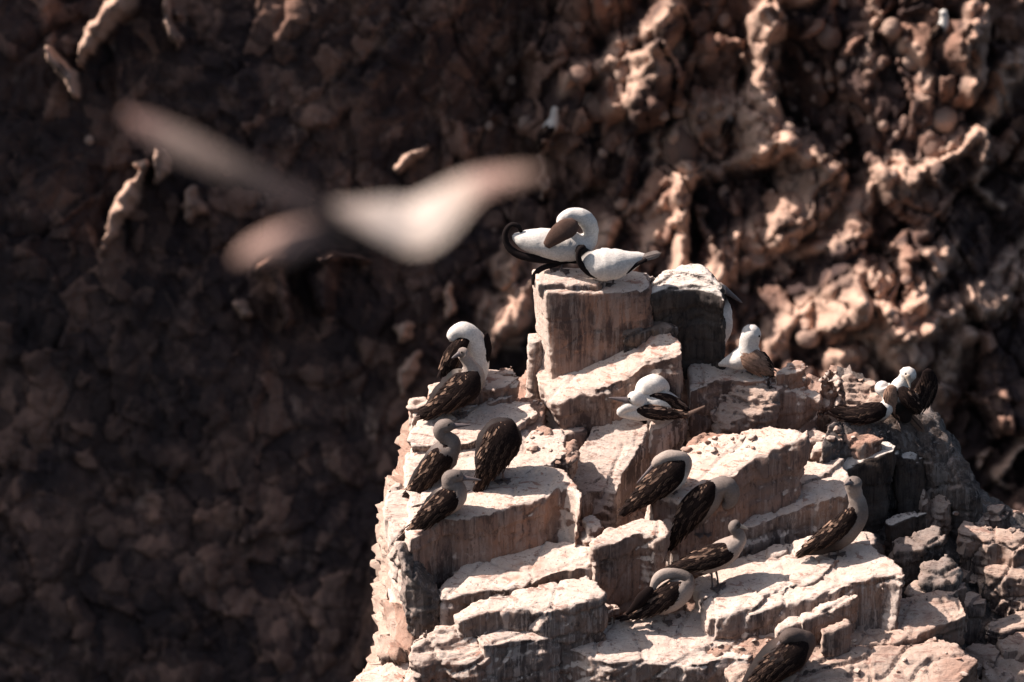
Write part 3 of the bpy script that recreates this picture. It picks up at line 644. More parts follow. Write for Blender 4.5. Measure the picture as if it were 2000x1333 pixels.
        ax = Vector((fx, -.45, 0)); ax = (ax - nrm * ax.dot(nrm)).normalized(); ay = nrm.cross(ax)
        o0 = pe + nrm * .006; toes = [o0 + ax * .07 + ay * .045, o0 + ax * .09, o0 + ax * .07 - ay * .045, o0 - ax * .025 + ay * .01]
        Vf = []; Ff = []
        pts = [o0 + nrm * .008] + [t for t in toes]
        web = [pts[0], pts[1], pts[1].lerp(pts[2], .5) - ax * .01, pts[2], pts[2].lerp(pts[3], .5) - ax * .01, pts[3]]
        Vf = [tuple(p - base) for p in web] + [tuple(p - base - nrm * .006) for p in web]
        Ff = [[0, 1, 2], [0, 2, 3], [0, 3, 4], [0, 4, 5], [6, 8, 7], [6, 9, 8], [6, 10, 9], [6, 11, 10]] + [[i, 6 + i, 6 + (i + 1) % 6, (i + 1) % 6] for i in range(6)]
        for t in toes:
            V2, F2, _, _ = loft_geo([(*(pts[0] - base), .006, .006, 0, 0, 0), (*(pts[0].lerp(t, .5) - base + nrm * .003), .005, .005, 0, 0, 0), (*(t - base), .003, .003, 0, 0, 0)], nrm, 6, 2)
            b0 = len(Vf); Vf += V2; Ff += [[i + b0 for i in f] for f in F2]
        link('foot', mesh_np('foot', Vf, Ff, [M['leg']]), lg)
    for (nm, rws, col, flat) in extras:
        g = Geo(); rows = []
        for r in rws:
            p = at(r[0], r[1], Y + (r[3] if len(r) > 3 else 0)); c = r[4] if len(r) > 4 else col; rows.append((*p, r[2] * s, r[2] * s * flat, *c))
        V, Fc, Cc, fr = loft_geo(rows, None, 14, 6)
        arr = np.array(V); arr += (fbm(arr * 30, 2, 8) * .004)[:, None] * np.array([[.5, .2, 1]])
        g.add([tuple(a) for a in arr], Fc, Cc); g.build(nm, M['feather' if col in (BRN, BLK, MID) else 'plumage'], root, base)
    return root

yq = plane_hit(1240, 822, *planes['s10']).y
W, G, P_, B, K = WHT, GRY, PAL, BRN, BLK
# the two white birds on the top block
bird("left white bird on the top block, with curled black wing edge and arched neck", (1085, 530),
     [(1003, 462, 6, 0, W), (1022, 468, 17, 0, W), (1058, 474, 26, 0, W), (1098, 480, 29, 0, W), (1128, 480, 26, 0, W), (1146, 472, 18, .02, W), (1154, 458, 14, .03, W), (1151, 440, 15, .03, W), (1138, 425, 15, .02, W), (1118, 420, 13, .0, W), (1101, 426, 11, -.03, W), (1094, 438, 8, -.05, W)],
     legs=[(1078, 498, 1076, 528), (1098, 500, 1096, 530)],
     extras=[('wing', [(1124, 436, 12, -.10), (1112, 444, 19, -.14), (1096, 453, 19, -.17), (1081, 466, 15, -.17), (1067, 480, 8, -.15)], MID, .4),
             ('wing_edge', [(1019, 456, 3.1, 0), (1013, 443, 4.7, 0), (1000, 439, 4.7, 0), (989, 450, 5.5, 0), (987, 468, 6.2, -0.01), (998, 488, 7.0, -0.03), (1022, 501, 7.8, -0.05), (1060, 507, 7.8, -0.06), (1100, 507, 7.0, -0.06), (1128, 497, 5.5, -0.06)], K, .8),
             ('wing_edge', [(1041, 556, 3.1, -0.1), (1043, 540, 4.7, -0.09), (1056, 526, 5.5, -0.07), (1082, 517, 5.5, -0.05), (1108, 510, 5.5, -0.04), (1134, 512, 4.7, -0.03)], K, .8)])
bird("right white bird on the top block, its dark head down behind its partner", (1198, 556),
     [(1266, 502, 4, .03, W), (1250, 504, 11, .03, W), (1228, 510, 19, .02, W), (1200, 516, 28, 0, W), (1172, 516, 29, 0, W), (1152, 508, 22, 0, W), (1141, 497, 13, .03, K), (1134, 487, 9, .05, K), (1128, 492, 6, .07, K)],
     tail=((1250, 506), (1292, 494), (.10, .08, .08), (.45, .38, .34)), legs=[(1197, 536, 1197, 556)],
     extras=[('wing_edge', [(1142, 482, 4.7, -0.06), (1132, 488, 5.5, -0.08), (1130, 505, 5.5, -0.09), (1138, 522, 6.2, -0.09), (1155, 535, 6.2, -0.09), (1178, 542, 5.5, -0.08), (1196, 544, 3.1, -0.06)], K, .8),
             ('wing_edge', [(1215, 538, 2.3, -0.06), (1228, 530, 3.1, -0.06), (1242, 518, 3.9, -0.05), (1262, 508, 3.9, -0.02)], K, .8)])
# behind the black boulder
yp3 = planes['p3'][0].y + .62
bird('bird mostly hidden behind the black boulder with its bill and white belly showing', (1390, 715),
     [(1375, 700, 10, 0, W), (1388, 670, 24, 0, W), (1400, 635, 28, 0, W), (1402, 605, 24, 0, W), (1402, 582, 16, 0, B), (1405, 567, 14, 0, B), (1413, 563, 11, 0, P_)],
     wings=[[(1392, 600, 10), (1382, 630, 20), (1372, 665, 16), (1366, 705, 4)]], bill=((1414, 566, 8), (1450, 591)), eye=(1410, 560, 0, 0, 8), legs=[(1388, 690, 1392, 714)], Y=yp3)
# upright necked bird
bird('bird sitting with upright white neck and brown scalloped wing on the flat brown slab', (1462, 730),
     [(1404, 713, 3, 0, W), (1420, 708, 10, 0, W), (1442, 703, 19, 0, W), (1460, 692, 22, 0, W), (1462, 676, 18, 0, W), (1465, 660, 18, 0, W), (1469, 648, 17, 0, W), (1472, 640, 12, 0, W)],
     wings=[dict(rows=[(1452, 690, 12), (1468, 702, 21), (1484, 713, 16), (1504, 726, 4)], off=-.09, col=(.30, .19, .14)), dict(rows=[(1486, 690, 8), (1490, 706, 14), (1498, 722, 8), (1503, 730, 4)], off=-.05, col=B)],
     eye=(1482, 657, 0, 0, 12), legs=[(1462, 712, 1460, 728), (1478, 715, 1476, 729)], scal=.8)
# resting pair
bird('white headed bird sitting with its head tucked into a ball, rear of the resting pair', (1285, 806),
     [(1332, 794, 7, .03, W), (1312, 788, 17, .03, W), (1285, 784, 25, .03, W), (1264, 778, 22, .03, W), (1258, 766, 18, .03, W), (1265, 756, 19, .03, W), (1280, 751, 18, .03, W), (1294, 757, 14, .05, W), (1298, 768, 8, .03, W)],
     wings=[dict(rows=[(1266, 772, 4), (1285, 775, 7), (1305, 779, 8), (1322, 790, 11), (1334, 802, 6)], off=-.05, flat=.6)], tail=((1322, 792), (1340, 806), K, W), Y=yq - .02, scal=.5)
bird("white headed bird lying down with long grey bill pointing left, front of resting pair", (1262, 816),
     [(1322, 808, 5, 0, W), (1290, 806, 12, 0, W), (1255, 806, 15, 0, W), (1226, 806, 12, 0, W), (1212, 806, 8, -.02, W), (1222, 797, 9, -.03, W), (1240, 792, 13, 0, W), (1250, 784, 14, 0, W), (1241, 778, 14, -.02, W), (1233, 780, 11, -.02, W), (1229, 782, 9, -.02, K)],
     wings=[dict(rows=[(1246, 800, 6), (1268, 804, 13), (1298, 808, 11), (1335, 810, 3)], off=-.08), dict(rows=[(1330, 816, 3), (1345, 809, 4), (1362, 801, 3), (1377, 794, 2)], off=-.02, col=(.22, .15, .12), feathers=False)],
     bill=((1228, 783, 8), (1189, 776), -.02), Y=yq - .14, eye=(1229, 779, -.02, 0, 9), scal=.6)
# right skyline
bird('white headed bird preening with a raised dark wing on the right skyline', (1762, 830),
     [(1772, 822, 9, 0, B), (1762, 800, 22, 0, B), (1754, 778, 26, 0, B), (1757, 757, 17, 0, W), (1767, 742, 13, 0, W), (1773, 731, 16, 0, W), (1775, 722, 12, 0, W)],
     wings=[dict(rows=[(1742, 755, 8), (1740, 775, 14), (1752, 796, 12), (1764, 812, 4)], off=-.10, col=(.30, .19, .14)), dict(rows=[(1758, 760, 8), (1772, 775, 16), (1786, 790, 11), (1790, 802, 4)], off=-.11),
            dict(rows=[(1812, 724, 9, .10), (1813, 748, 18, .08), (1803, 775, 20, .05), (1788, 800, 8, 0)], off=0, name='raised_wing', flat=.25)],
     bill=((1773, 737, 6), (1778, 758), -.08, -.12), billm='billp', eye=(1768, 731, 0, 0, 14), tail=((1772, 806), (1806, 845), BLK), legs=[(1752, 808, 1753, 828)], scal=.7)
bird('crouching bird with long dark wings and a white rump, left of the raised wing', (1700, 832),
     [(1655, 814, 5, 0, B), (1680, 812, 12, 0, B), (1706, 808, 16, 0, B), (1727, 800, 15, .03, W), (1737, 785, 12, .08, W), (1733, 768, 14, .14, W), (1724, 757, 15, .16, W), (1722, 748, 9, .16, W)],
     wings=[[(1726, 800, 13), (1702, 806, 19), (1668, 812, 15), (1628, 802, 3)]], scal=.12)
# upper left pair
bird('large white necked bird bending to preen, rear of the upper left pair', (925, 748),
     [(908, 758, 14, .05, W), (922, 740, 23, .05, W), (932, 712, 22, .05, W), (932, 685, 21, .05, W), (924, 663, 20, .04, W), (908, 648, 18, .02, W), (890, 650, 14, 0, W), (881, 663, 10, -.02, W)],
     wings=[dict(rows=[(912, 662, 7), (897, 678, 15), (882, 702, 17), (868, 735, 8)], off=-.08), dict(rows=[(950, 652, 4), (952, 680, 8), (945, 705, 9), (936, 722, 5)], off=0, feathers=False)], Y=None, scal=.5,
     legs=[(915, 745, 915, 758)])
bird("brown scalloped bird with small pale head turned left, front of upper left pair", (888, 812),
     [(830, 815, 7, 0, B), (850, 793, 18, 0, B), (878, 770, 29, 0, B), (906, 752, 33, 0, B), (922, 733, 24, 0, (.3, .26, .23)), (918, 714, 14, 0, P_), (910, 701, 11, 0, P_), (904, 691, 12, 0, P_), (898, 690, 8, -.02, G)],
     wings=[[(930, 730, 10), (912, 752, 29), (880, 776, 25), (850, 798, 14), (822, 812, 5)]], bill=((897, 692, 6), (882, 699), -.03, -.07), eye=(902, 689, -.02, 0, 9), tail=((846, 802), (823, 838), BLK, MID), legs=[(884, 796, 886, 812), (896, 792, 897, 809)], scal=.45)
# left trio
bird("grey headed brown bird, long bill pointing right, upper of two on left edge", (858, 940),
     [(798, 960, 7, 0, B), (820, 937, 17, 0, B), (845, 912, 24, 0, B), (868, 888, 27, 0, (.16, .13, .12)), (882, 868, 18, 0, G), (874, 857, 14, 0, G), (862, 848, 14, 0, G), (862, 836, 14, 0, G), (874, 832, 13, 0, G), (885, 833, 8, 0, G)],
     wings=[[(876, 874, 9), (862, 895, 23), (838, 925, 21), (812, 954, 12), (782, 980, 3)]], bill=((884, 833, 7), (921, 829), 0), eye=(877, 830, 0, 0, 12), tail=((812, 948), (779, 983)), legs=[(862, 918, 862, 938)], scal=.55)
bird("grey headed brown bird, long bill pointing right, lower of two on left edge", (866, 1012),
     [(812, 1030, 7, 0, B), (834, 1008, 18, 0, B), (860, 985, 26, 0, B), (884, 970, 26, 0, P_), (890, 955, 19, 0, G), (880, 945, 16, 0, G), (880, 934, 15, 0, G), (892, 931, 13, 0, G), (902, 934, 8, 0, G)],
     wings=[[(893, 958, 9), (874, 976, 23), (842, 1004, 20), (812, 1030, 11), (784, 1056, 4)]], bill=((901, 934, 7), (940, 937), 0), eye=(894, 929, 0, 0, 12), tail=((822, 1022), (785, 1060), BLK, P_), scal=.5)
bird('hunched dark brown bird with head hidden, alone between the left pair and the red soil', (982, 940),
     [(936, 955, 6, 0, B), (946, 928, 17, 0, B), (960, 895, 33, 0, B), (976, 862, 40, 0, B), (988, 838, 32, 0, B), (996, 824, 14, 0, B)],
     wings=[[(999, 826, 10), (986, 850, 33), (966, 890, 31), (948, 925, 16), (930, 962, 5)]], tail=((948, 932), (928, 970), BLK, MID), legs=[(980, 915, 982, 939), (966, 922, 966, 941)], scal=.5)
# middle group
bird("sleeping bird with pale neck folded over its dark back, above the dark hollow", (1312, 962),
     [(1238, 982, 7, 0, B), (1260, 964, 20, 0, B), (1288, 942, 30, 0, P_), (1316, 920, 30, 0, W), (1333, 904, 18, .0, P_), (1325, 894, 13, -.02, P_), (1305, 893, 13, -.03, P_), (1286, 902, 11, -.03, P_), (1277, 910, 7, -.03, P_)],
     wings=[[(1334, 902, 7), (1315, 920, 25), (1285, 946, 27), (1253, 972, 17), (1213, 1005, 4)]], bill=((1276, 911, 5), (1243, 944), -.03, -.06), tail=((1250, 974), (1207, 1010), BLK, MID), legs=[(1304, 945, 1308, 962)], scal=.4)
bird('brown bird facing away with its pale head drooping right, left of the middle slab', (1366, 1046),
     [(1322, 1050, 8, 0, B), (1338, 1024, 20, 0, B), (1358, 997, 28, 0, (.15, .12, .11)), (1382, 972, 26, 0, G), (1400, 954, 20, 0, G), (1418, 949, 17, 0, G), (1427, 962, 17, 0, G), (1425, 980, 13, 0, G), (1414, 990, 7, 0, G)],
     wings=[[(1391, 945, 8), (1376, 966, 22), (1350, 1000, 26), (1328, 1036, 14), (1305, 1072, 4)]], tail=((1326, 1044), (1301, 1077), BLK, PAL), legs=[(1356, 1022, 1358, 1046), (1373, 1018, 1374, 1044)], scal=.4)
bird('brown backed bird standing side on with pale S shaped neck, casting a long shadow right', (1396, 1150),
     [(1333, 1110, 6, 0, B), (1354, 1103, 16, 0, (.2, .16, .14)), (1384, 1095, 24, 0, P_), (1412, 1081, 25, 0, P_), (1434, 1064, 19, 0, P_), (1445, 1052, 13, 0, P_), (1441, 1040, 11, 0, G), (1434, 1032, 11, 0, G), (1436, 1026, 11, 0, G), (1444, 1027, 7, 0, K)],
     wings=[[(1434, 1070, 7), (1416, 1079, 19), (1382, 1090, 22), (1346, 1102, 13), (1298, 1115, 3)]], bill=((1443, 1027, 6), (1462, 1033), 0), billm='billp', eye=(1440, 1025, 0, 0, 10), tail=((1345, 1112), (1312, 1124), BLK, MID), legs=[(1388, 1108, 1391, 1152), (1396, 1106, 1403, 1146)], scal=.55)
bird('brown bird twisting its pale neck back to preen, just below the side on standing bird', (1300, 1216),
     [(1238, 1198, 6, 0, B), (1268, 1186, 19, 0, B), (1304, 1168, 29, 0, P_), (1332, 1148, 24, 0, P_), (1342, 1132, 14, .02, G), (1328, 1123, 11, .02, G), (1302, 1121, 11, 0, P_), (1284, 1130, 10, -.03, P_), (1276, 1146, 7, -.05, P_), (1273, 1164, 4, -.06, P_)],
     wings=[[(1334, 1142, 7), (1310, 1158, 21), (1280, 1180, 18), (1246, 1200, 8), (1214, 1209, 3)], ], tail=((1250, 1192), (1213, 1208), BLK, MID), legs=[(1296, 1190, 1297, 1216)], scal=.6,
     extras=[('raised_wing', [(1272, 1150, 8, -.1), (1255, 1168, 12, -.1), (1240, 1185, 8, -.09), (1224, 1200, 3, -.07)], B, .4)])
bird('slim brown bird standing on the right with its pale head turned towards the viewer', (1628, 1088),
     [(1572, 1080, 6, 0, B), (1598, 1068, 16, 0, B), (1628, 1052, 24, 0, B), (1654, 1034, 24, 0, G), (1672, 1010, 21, 0, G), (1676, 988, 17, 0, G), (1671, 968, 14, 0, P_), (1667, 953, 15, -.01, P_), (1666, 942, 16, -.01, G), (1665, 935, 11, -.01, G)],
     wings=[[(1674, 992, 6), (1657, 1012, 17), (1627, 1040, 20), (1594, 1062, 11), (1563, 1082, 3)]], bill=((1660, 944, 6), (1649, 947), -.08, -.16), eye=(1660, 938, -.02, 0, 11), tail=((1586, 1072), (1552, 1088), BLK, TAN), legs=[(1616, 1060, 1619, 1089), (1634, 1058, 1637, 1086)], scal=.6)
bird('dark bird with head tucked under its wing at the bottom edge of the picture', (1512, 1330),
     [(1452, 1345, 10, 0, B), (1486, 1316, 26, 0, B), (1522, 1288, 37, 0, B), (1554, 1268, 34, 0, MID), (1573, 1254, 20, 0, MID), (1562, 1244, 15, -.02, (.11, .08, .07)), (1541, 1243, 15, -.05, (.11, .08, .07)), (1527, 1253, 10, -.07, (.11, .08, .07))],
     wings=[[(1574, 1258, 10), (1548, 1278, 30), (1508, 1308, 27), (1470, 1338, 13), (1438, 1358, 4)]], bill=((1526, 1256, 6), (1500, 1280), -.07, -.1), tail=((1470, 1335), (1435, 1365), BLK, MID), scal=.3)

# ------------------------------------------------------------------ the cliff far behind
CD = 102.0                      # distance of the cliff's mean plane along the view axis
def cpt(px, py, r=0.0): return CAM + F * (CD - r) + Vector((1, 0, 0)) * ((px - 1000) * 1e-4 * CD) + U * ((666.5 - py) * 1e-4 * CD)
def relief(u, v):
    x = u / 98.0; y = v / 98.0
    p2 = np.stack([x, y, np.zeros_like(x)], 1)
    def sm(t): t = np.clip(t, 0, 1); return t * t * (3 - 2 * t)
    r = np.clip((1000 - u) / 98.0, 0, 13) * .285                      # the left wall faces away from the sun
    r = np.where(u > 1000, 0, r)
    ub = 1780 - (v - 400) * .16
    r = r + np.clip((600 - v) / 98.0, -8, 8) * .035 * np.clip((1050 - u) / 200.0, 0, 1)
    r = r + np.clip((np.minimum(u, ub) - 1000) / 98.0, 0, 9) * .56 - np.clip((u - ub) / 98.0, 0, 11) * .13
    r = r + (v - 600) / 98.0 * .18 * np.clip((u - 950) / 200.0, 0, 1)
    r = r + sm((400 - v) / 600.0) * 2.6 * sm((u - 300) / 500)            # top leans out, shading itself
    w = p2 + np.stack([fbm(p2 * .7, 3, 11), fbm(p2 * .7, 3, 12), 0 * x], 1) * .7
    w2 = p2 + np.stack([fbm(p2 * 2.2, 2, 13), fbm(p2 * 2.2, 2, 14), 0 * x], 1) * .16
    k = .20 + .66 * sm((u - 700) / 550.0)
    # big broken masses, then packed angular stones of three sizes
    f1, f2, idv, fc = worley(w * np.array([.42, .34, 1]) + 3, 21)
    r = r + k * (.8 * idv + 1.6 * fc - .3 * np.exp(-((f2 - f1) / .06) ** 2))
    f1, f2, idv, fc = worley(w * np.array([1.15, .80, 1]) + 8, 22); tone = idv * .5
    r = r + k * (.50 * idv + .85 * fc - .28 * np.exp(-((f2 - f1) / .07) ** 2))
    f1, f2, idv, fc = worley(w2 * np.array([2.9, 2.3, 1]), 23); tone = tone + idv * .5
    r = r + (.18 + .82 * k) * (.20 * idv + .36 * fc + .16 * np.sqrt(np.clip(1 - (f1 * 1.5) ** 2, 0, 1)) * (idv > .55) - .10 * np.exp(-((f2 - f1) / .09) ** 2))
    f1, f2, idv, fc = worley(w2 * np.array([7, 5.5, 1]), 24)
    r = r + (.35 + .65 * k) * (.06 * idv + .12 * fc)
    r = r + k * (.25 * np.abs(fbm(w * np.array([.5, .5, 1]) + 5, 3, 24)) + .10 * fbm(w * np.array([2.6, 1.0, 1]), 4, 25) + .03 * fbm(w * 8, 2, 26))
    relief.tone = tone
    return r
def ridge_stamp(u, v, r, pts, wpx, hm):
    """a raised rib along a polyline"""
    best = np.full(len(u), 1e9); 
    for (a, b) in zip(pts[:-1], pts[1:]):
        ax, ay = a; bx, by = b; L2 = (bx - ax) ** 2 + (by - ay) ** 2
        t = np.clip(((u - ax) * (bx - ax) + (v - ay) * (by - ay)) / L2, 0, 1)
        d = np.hypot(u - ax - t * (bx - ax), v - ay - t * (by - ay)); best = np.minimum(best, d)
    global crust; g_ = np.exp(-(best / wpx) ** 1.4); crust = np.maximum(crust, g_); return r + hm * g_
GS = 4.6
gu = np.arange(-800, 2805, GS); gv = np.arange(-560, 1900, GS)
UU, VV = np.meshgrid(gu, gv); u = UU.ravel(); v = VV.ravel()
jit = np.stack([u / 60, v / 60, 0 * u], 1); uj = u + fbm(jit, 3, 51) * 34 + fbm(jit * 3.1, 2, 55) * 16; vj = v + fbm(jit, 3, 52) * 34 + fbm(jit * 3.1, 2, 56) * 16
r = relief(u, v); crust = np.zeros(len(u)); tone = relief.tone
for pts, wp, hm in [([(1590, 1110), (1700, 900), (1800, 760), (1835, 640), (1940, 560), (2080, 400)], 16, .8),
                    ([(1530, 1000), (1640, 800), (1700, 690), (1840, 610), (1960, 470), (1980, 380)], 14, .7),
                    ([(1740, 380), (1790, 320), (1860, 270), (1900, 200), (2060, 70)], 16, .9),
                    ([(1870, 310), (1880, 370), (1900, 420)], 9, .6),
                    ([(1360, 560), (1480, 500), (1600, 420), (1720, 340)], 22, .7), ([(1290, 700), (1330, 560), (1460, 470)], 18, .6),
                    ([(1400, 720), (1500, 640), (1640, 600), (1700, 520)], 26, .6), ([(1600, 700), (1740, 640), (1760, 560)], 22, .6),
                    ([(950, 640), (1000, 560), (1010, 500)], 16, .8), ([(1000, 650), (1060, 520)], 22, .6),
                    ([(1110, 160), (1190, 130), (1240, 80), (1300, 50)], 20, .9), ([(1190, 240), (1230, 160), (1330, 140)], 20, .7),
                    ([(1290, 300), (1340, 250), (1420, 230)], 24, .7),
                    ([(1300, 360), (1360, 330), (1450, 320), (1560, 310), (1600, 340)], 14, .8), ([(1400, 480), (1470, 450), (1490, 440)], 16, .7),
                    ([(1640, 420), (1690, 380), (1780, 350)], 18, .8), ([(1500, 560), (1560, 500), (1620, 470), (1670, 450)], 10, .7),
                    ([(1480, 40), (1520, 30), (1550, 10)], 12, .9), ([(1660, 60), (1680, 110), (1670, 160)], 12, .7), ([(1750, 130), (1775, 180), (1760, 220)], 12, .7),
                    ([(1620, 640), (1700, 600), (1760, 570), (1800, 480)], 14, .7), ([(1580, 720), (1640, 690), (1720, 690), (1800, 620)], 16, .7),
                    ([(1960, 850), (1930, 870), (1920, 920)], 12, .8), ([(1985, 300), (2000, 380)], 10, .8),
                    ([(1060, 640), (1090, 560), (1160, 480), (1220, 420)], 14, .6), ([(1200, 560), (1250, 480), (1290, 420)], 12, .6)]:
    r = ridge_stamp(uj, vj, r, pts, wp * 1.5, hm * .6)
BUTTS = [
    ([(1468, 62, 20), (1478, 80, 38), (1470, 120, 34), (1472, 170, 28), (1468, 220, 34), (1478, 280, 52), (1470, 300, 40)], 1.30, 1.00),
    ([(1842, 68, 22), (1842, 95, 30), (1848, 130, 26), (1842, 165, 24), (1846, 200, 18), (1844, 225, 8)], 0.90, 0.60),
    ([(300, 335, 8), (282, 365, 14), (262, 400, 15), (246, 440, 12), (232, 470, 8), (220, 505, 3)], 0.90, 1.00),
    ([(300, -20, 18), (270, 20, 24), (240, 50, 22), (210, 85, 20), (192, 115, 13), (180, 140, 6)], 0.90, 1.00),
    ([(128, 118, 10), (145, 145, 12), (160, 172, 12), (172, 200, 8)], 0.90, 1.00),
    ([(335, 312, 14), (335, 335, 17), (326, 360, 8)], 0.90, 1.00),
    ([(350, 20, 8), (352, 55, 10), (362, 85, 9), (362, 105, 4)], 0.90, 1.00),
    ([(1335, 345, 22), (1325, 390, 17), (1318, 440, 15), (1322, 490, 18), (1318, 540, 22)], 0.90, 1.00),
    ([(1360, 420, 14), (1372, 460, 10), (1382, 500, 10), (1392, 560, 16)], 0.60, 0.60),
    ([(1062, 285, 9), (1062, 320, 7), (1060, 355, 6), (1056, 385, 3)], 0.60, 1.00),
    ([(1035, 545, 12), (1018, 580, 20), (1000, 615, 26), (985, 640, 20), (960, 690, 6)], 0.90, 1.00),
    ([(985, 488, 14), (985, 515, 30), (990, 545, 26), (985, 562, 10)], 0.90, 0.60),
    ([(1545, 320, 50), (1560, 370, 62), (1530, 420, 52), (1500, 470, 26)], 1.30, 0.60),
    ([(545, 520, 34), (555, 560, 22), (565, 610, 12), (572, 660, 4)], 0.90, 0.15),
    ([(645, 515, 18), (640, 550, 30), (638, 590, 24), (640, 605, 8)], 0.90, 0.15),
    ([(505, 528, 6), (560, 505, 16), (620, 495, 18), (680, 500, 12), (720, 512, 5)], 0.90, 0.15),
    ([(385, 385, 14), (390, 405, 24), (388, 430, 12)], 0.90, 0.60),
    ([(835, 290, 6), (815, 302, 9), (790, 315, 9), (780, 335, 6)], 0.90, 1.00),
    ([(1255, 130, 20), (1270, 170, 48), (1260, 215, 45), (1245, 245, 18)], 1.30, 0.15),
    ([(1290, 45, 20), (1285, 75, 44), (1275, 105, 30)], 1.30, 0.15),
    ([(1700, 520, 14), (1692, 555, 26), (1690, 595, 20), (1700, 640, 8)], 0.90, 1.00),
    ([(1640, 460, 30), (1625, 520, 55), (1620, 580, 52), (1600, 640, 26)], 1.30, 0.15),
    ([(1640, 600, 20), (1665, 625, 38), (1690, 640, 34), (1720, 660, 14)], 0.90, 0.60),
    ([(1890, 862, 4), (1882, 880, 10), (1876, 905, 5)], 0.60, 1.00),
    ([(1965, 850, 8), (1940, 865, 14), (1925, 890, 10), (1915, 915, 5)], 0.60, 0.60),
    ([(742, 1040, 8), (738, 1090, 12), (745, 1150, 24), (752, 1220, 40), (755, 1290, 46)], .70, .20),
    ([(800, 640, 8), (790, 655, 16), (778, 668, 8)], 0.90, 1.00),
    ([(818, 690, 8), (805, 715, 14), (795, 745, 10), (792, 770, 4)], 0.90, 1.00),
    ([(880, 560, 5), (878, 580, 9), (876, 605, 9), (872, 625, 4)], 0.90, 1.00),
    ([(470, 600, 10), (485, 606, 18), (500, 612, 8)], 0.90, 0.60),
]
def butt(rows, hm, cr):
    """a knob, fin or pillar standing out of the face: rows (x, y, half width)"""
    global r, crust
    xs = [q[0] for q in rows]; ys = [q[1] for q in rows]; R = max(q[2] for q in rows) * 1.6
    m = np.where((uj > min(xs) - R) & (uj < max(xs) + R) & (vj > min(ys) - R) & (vj < max(ys) + R))[0]
    a_, b_ = uj2[m], vj2[m]; best = np.zeros(len(m))
    for (p, q) in zip(rows[:-1], rows[1:]):
        L2 = (q[0] - p[0]) ** 2 + (q[1] - p[1]) ** 2 + 1e-6
        t = np.clip(((a_ - p[0]) * (q[0] - p[0]) + (b_ - p[1]) * (q[1] - p[1])) / L2, 0, 1)
        d = np.hypot(a_ - p[0] - t * (q[0] - p[0]), b_ - p[1] - t * (q[1] - p[1])); rr = p[2] + t * (q[2] - p[2])
        best = np.maximum(best, 1 - (d / (rr * 1.12)) ** 2)
    h = np.sqrt(np.clip(best, 0, 1)); r[m] += hm * h * (.8 + .2 * np.clip(best, 0, 1)); crust[m] = np.maximum(crust[m], cr * np.clip(h * 1.4, 0, 1))
uj2 = u + fbm(np.stack([u / 22, v / 22, 0 * u], 1), 3, 61) * 13 + fbm(jit, 2, 51) * 8; vj2 = v + fbm(np.stack([u / 22, v / 22, 0 * u], 1), 3, 62) * 13 + fbm(jit, 2, 52) * 8
for q_ in BUTTS: butt(q_[0], q_[1] * (1.5 if q_[0][0][0] < 900 else 1.2), q_[2])
r = r + crust * (.10 * fbm(np.stack([u / 9, v / 26, 0 * u], 1), 3, 63))
Vc = np.array(CAM)[None] + np.array(F)[None] * (CD - r)[:, None] + np.array([[1, 0, 0]]) * ((u - 1000) * 1e-4 * CD)[:, None] + np.array(U)[None] * ((666.5 - v) * 1e-4 * CD)[:, None]
nu, nv = len(gu), len(gv); idx = np.arange(nu * nv).reshape(nv, nu)
Fc = np.stack([idx[:-1, :-1], idx[1:, :-1], idx[1:, 1:], idx[:-1, 1:]], -1).reshape(-1, 4)
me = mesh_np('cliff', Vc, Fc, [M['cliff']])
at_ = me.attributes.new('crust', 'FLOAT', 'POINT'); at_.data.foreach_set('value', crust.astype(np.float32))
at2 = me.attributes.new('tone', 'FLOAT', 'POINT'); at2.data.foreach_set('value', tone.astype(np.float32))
shade_amt = np.clip((760 - u + fbm(jit * .25, 3, 71) * 420 + (v - 500) * .30) / 500.0, 0, 1) * np.clip(.75 + fbm(jit * .6, 3, 72) * .9, 0, 1)  # painted shade over the left of the cliff, with a ragged edge
at3 = me.attributes.new('wall_shade', 'FLOAT', 'POINT'); at3.data.foreach_set('value', shade_amt.astype(np.float32))
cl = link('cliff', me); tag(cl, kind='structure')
rg = r.reshape(nv, nu)
def rel(px, py):
    i = int(np.clip((px + 800) / GS, 0, nu - 1)); j = int(np.clip((py + 560) / GS, 0, nv - 1)); return float(rg[j, i])


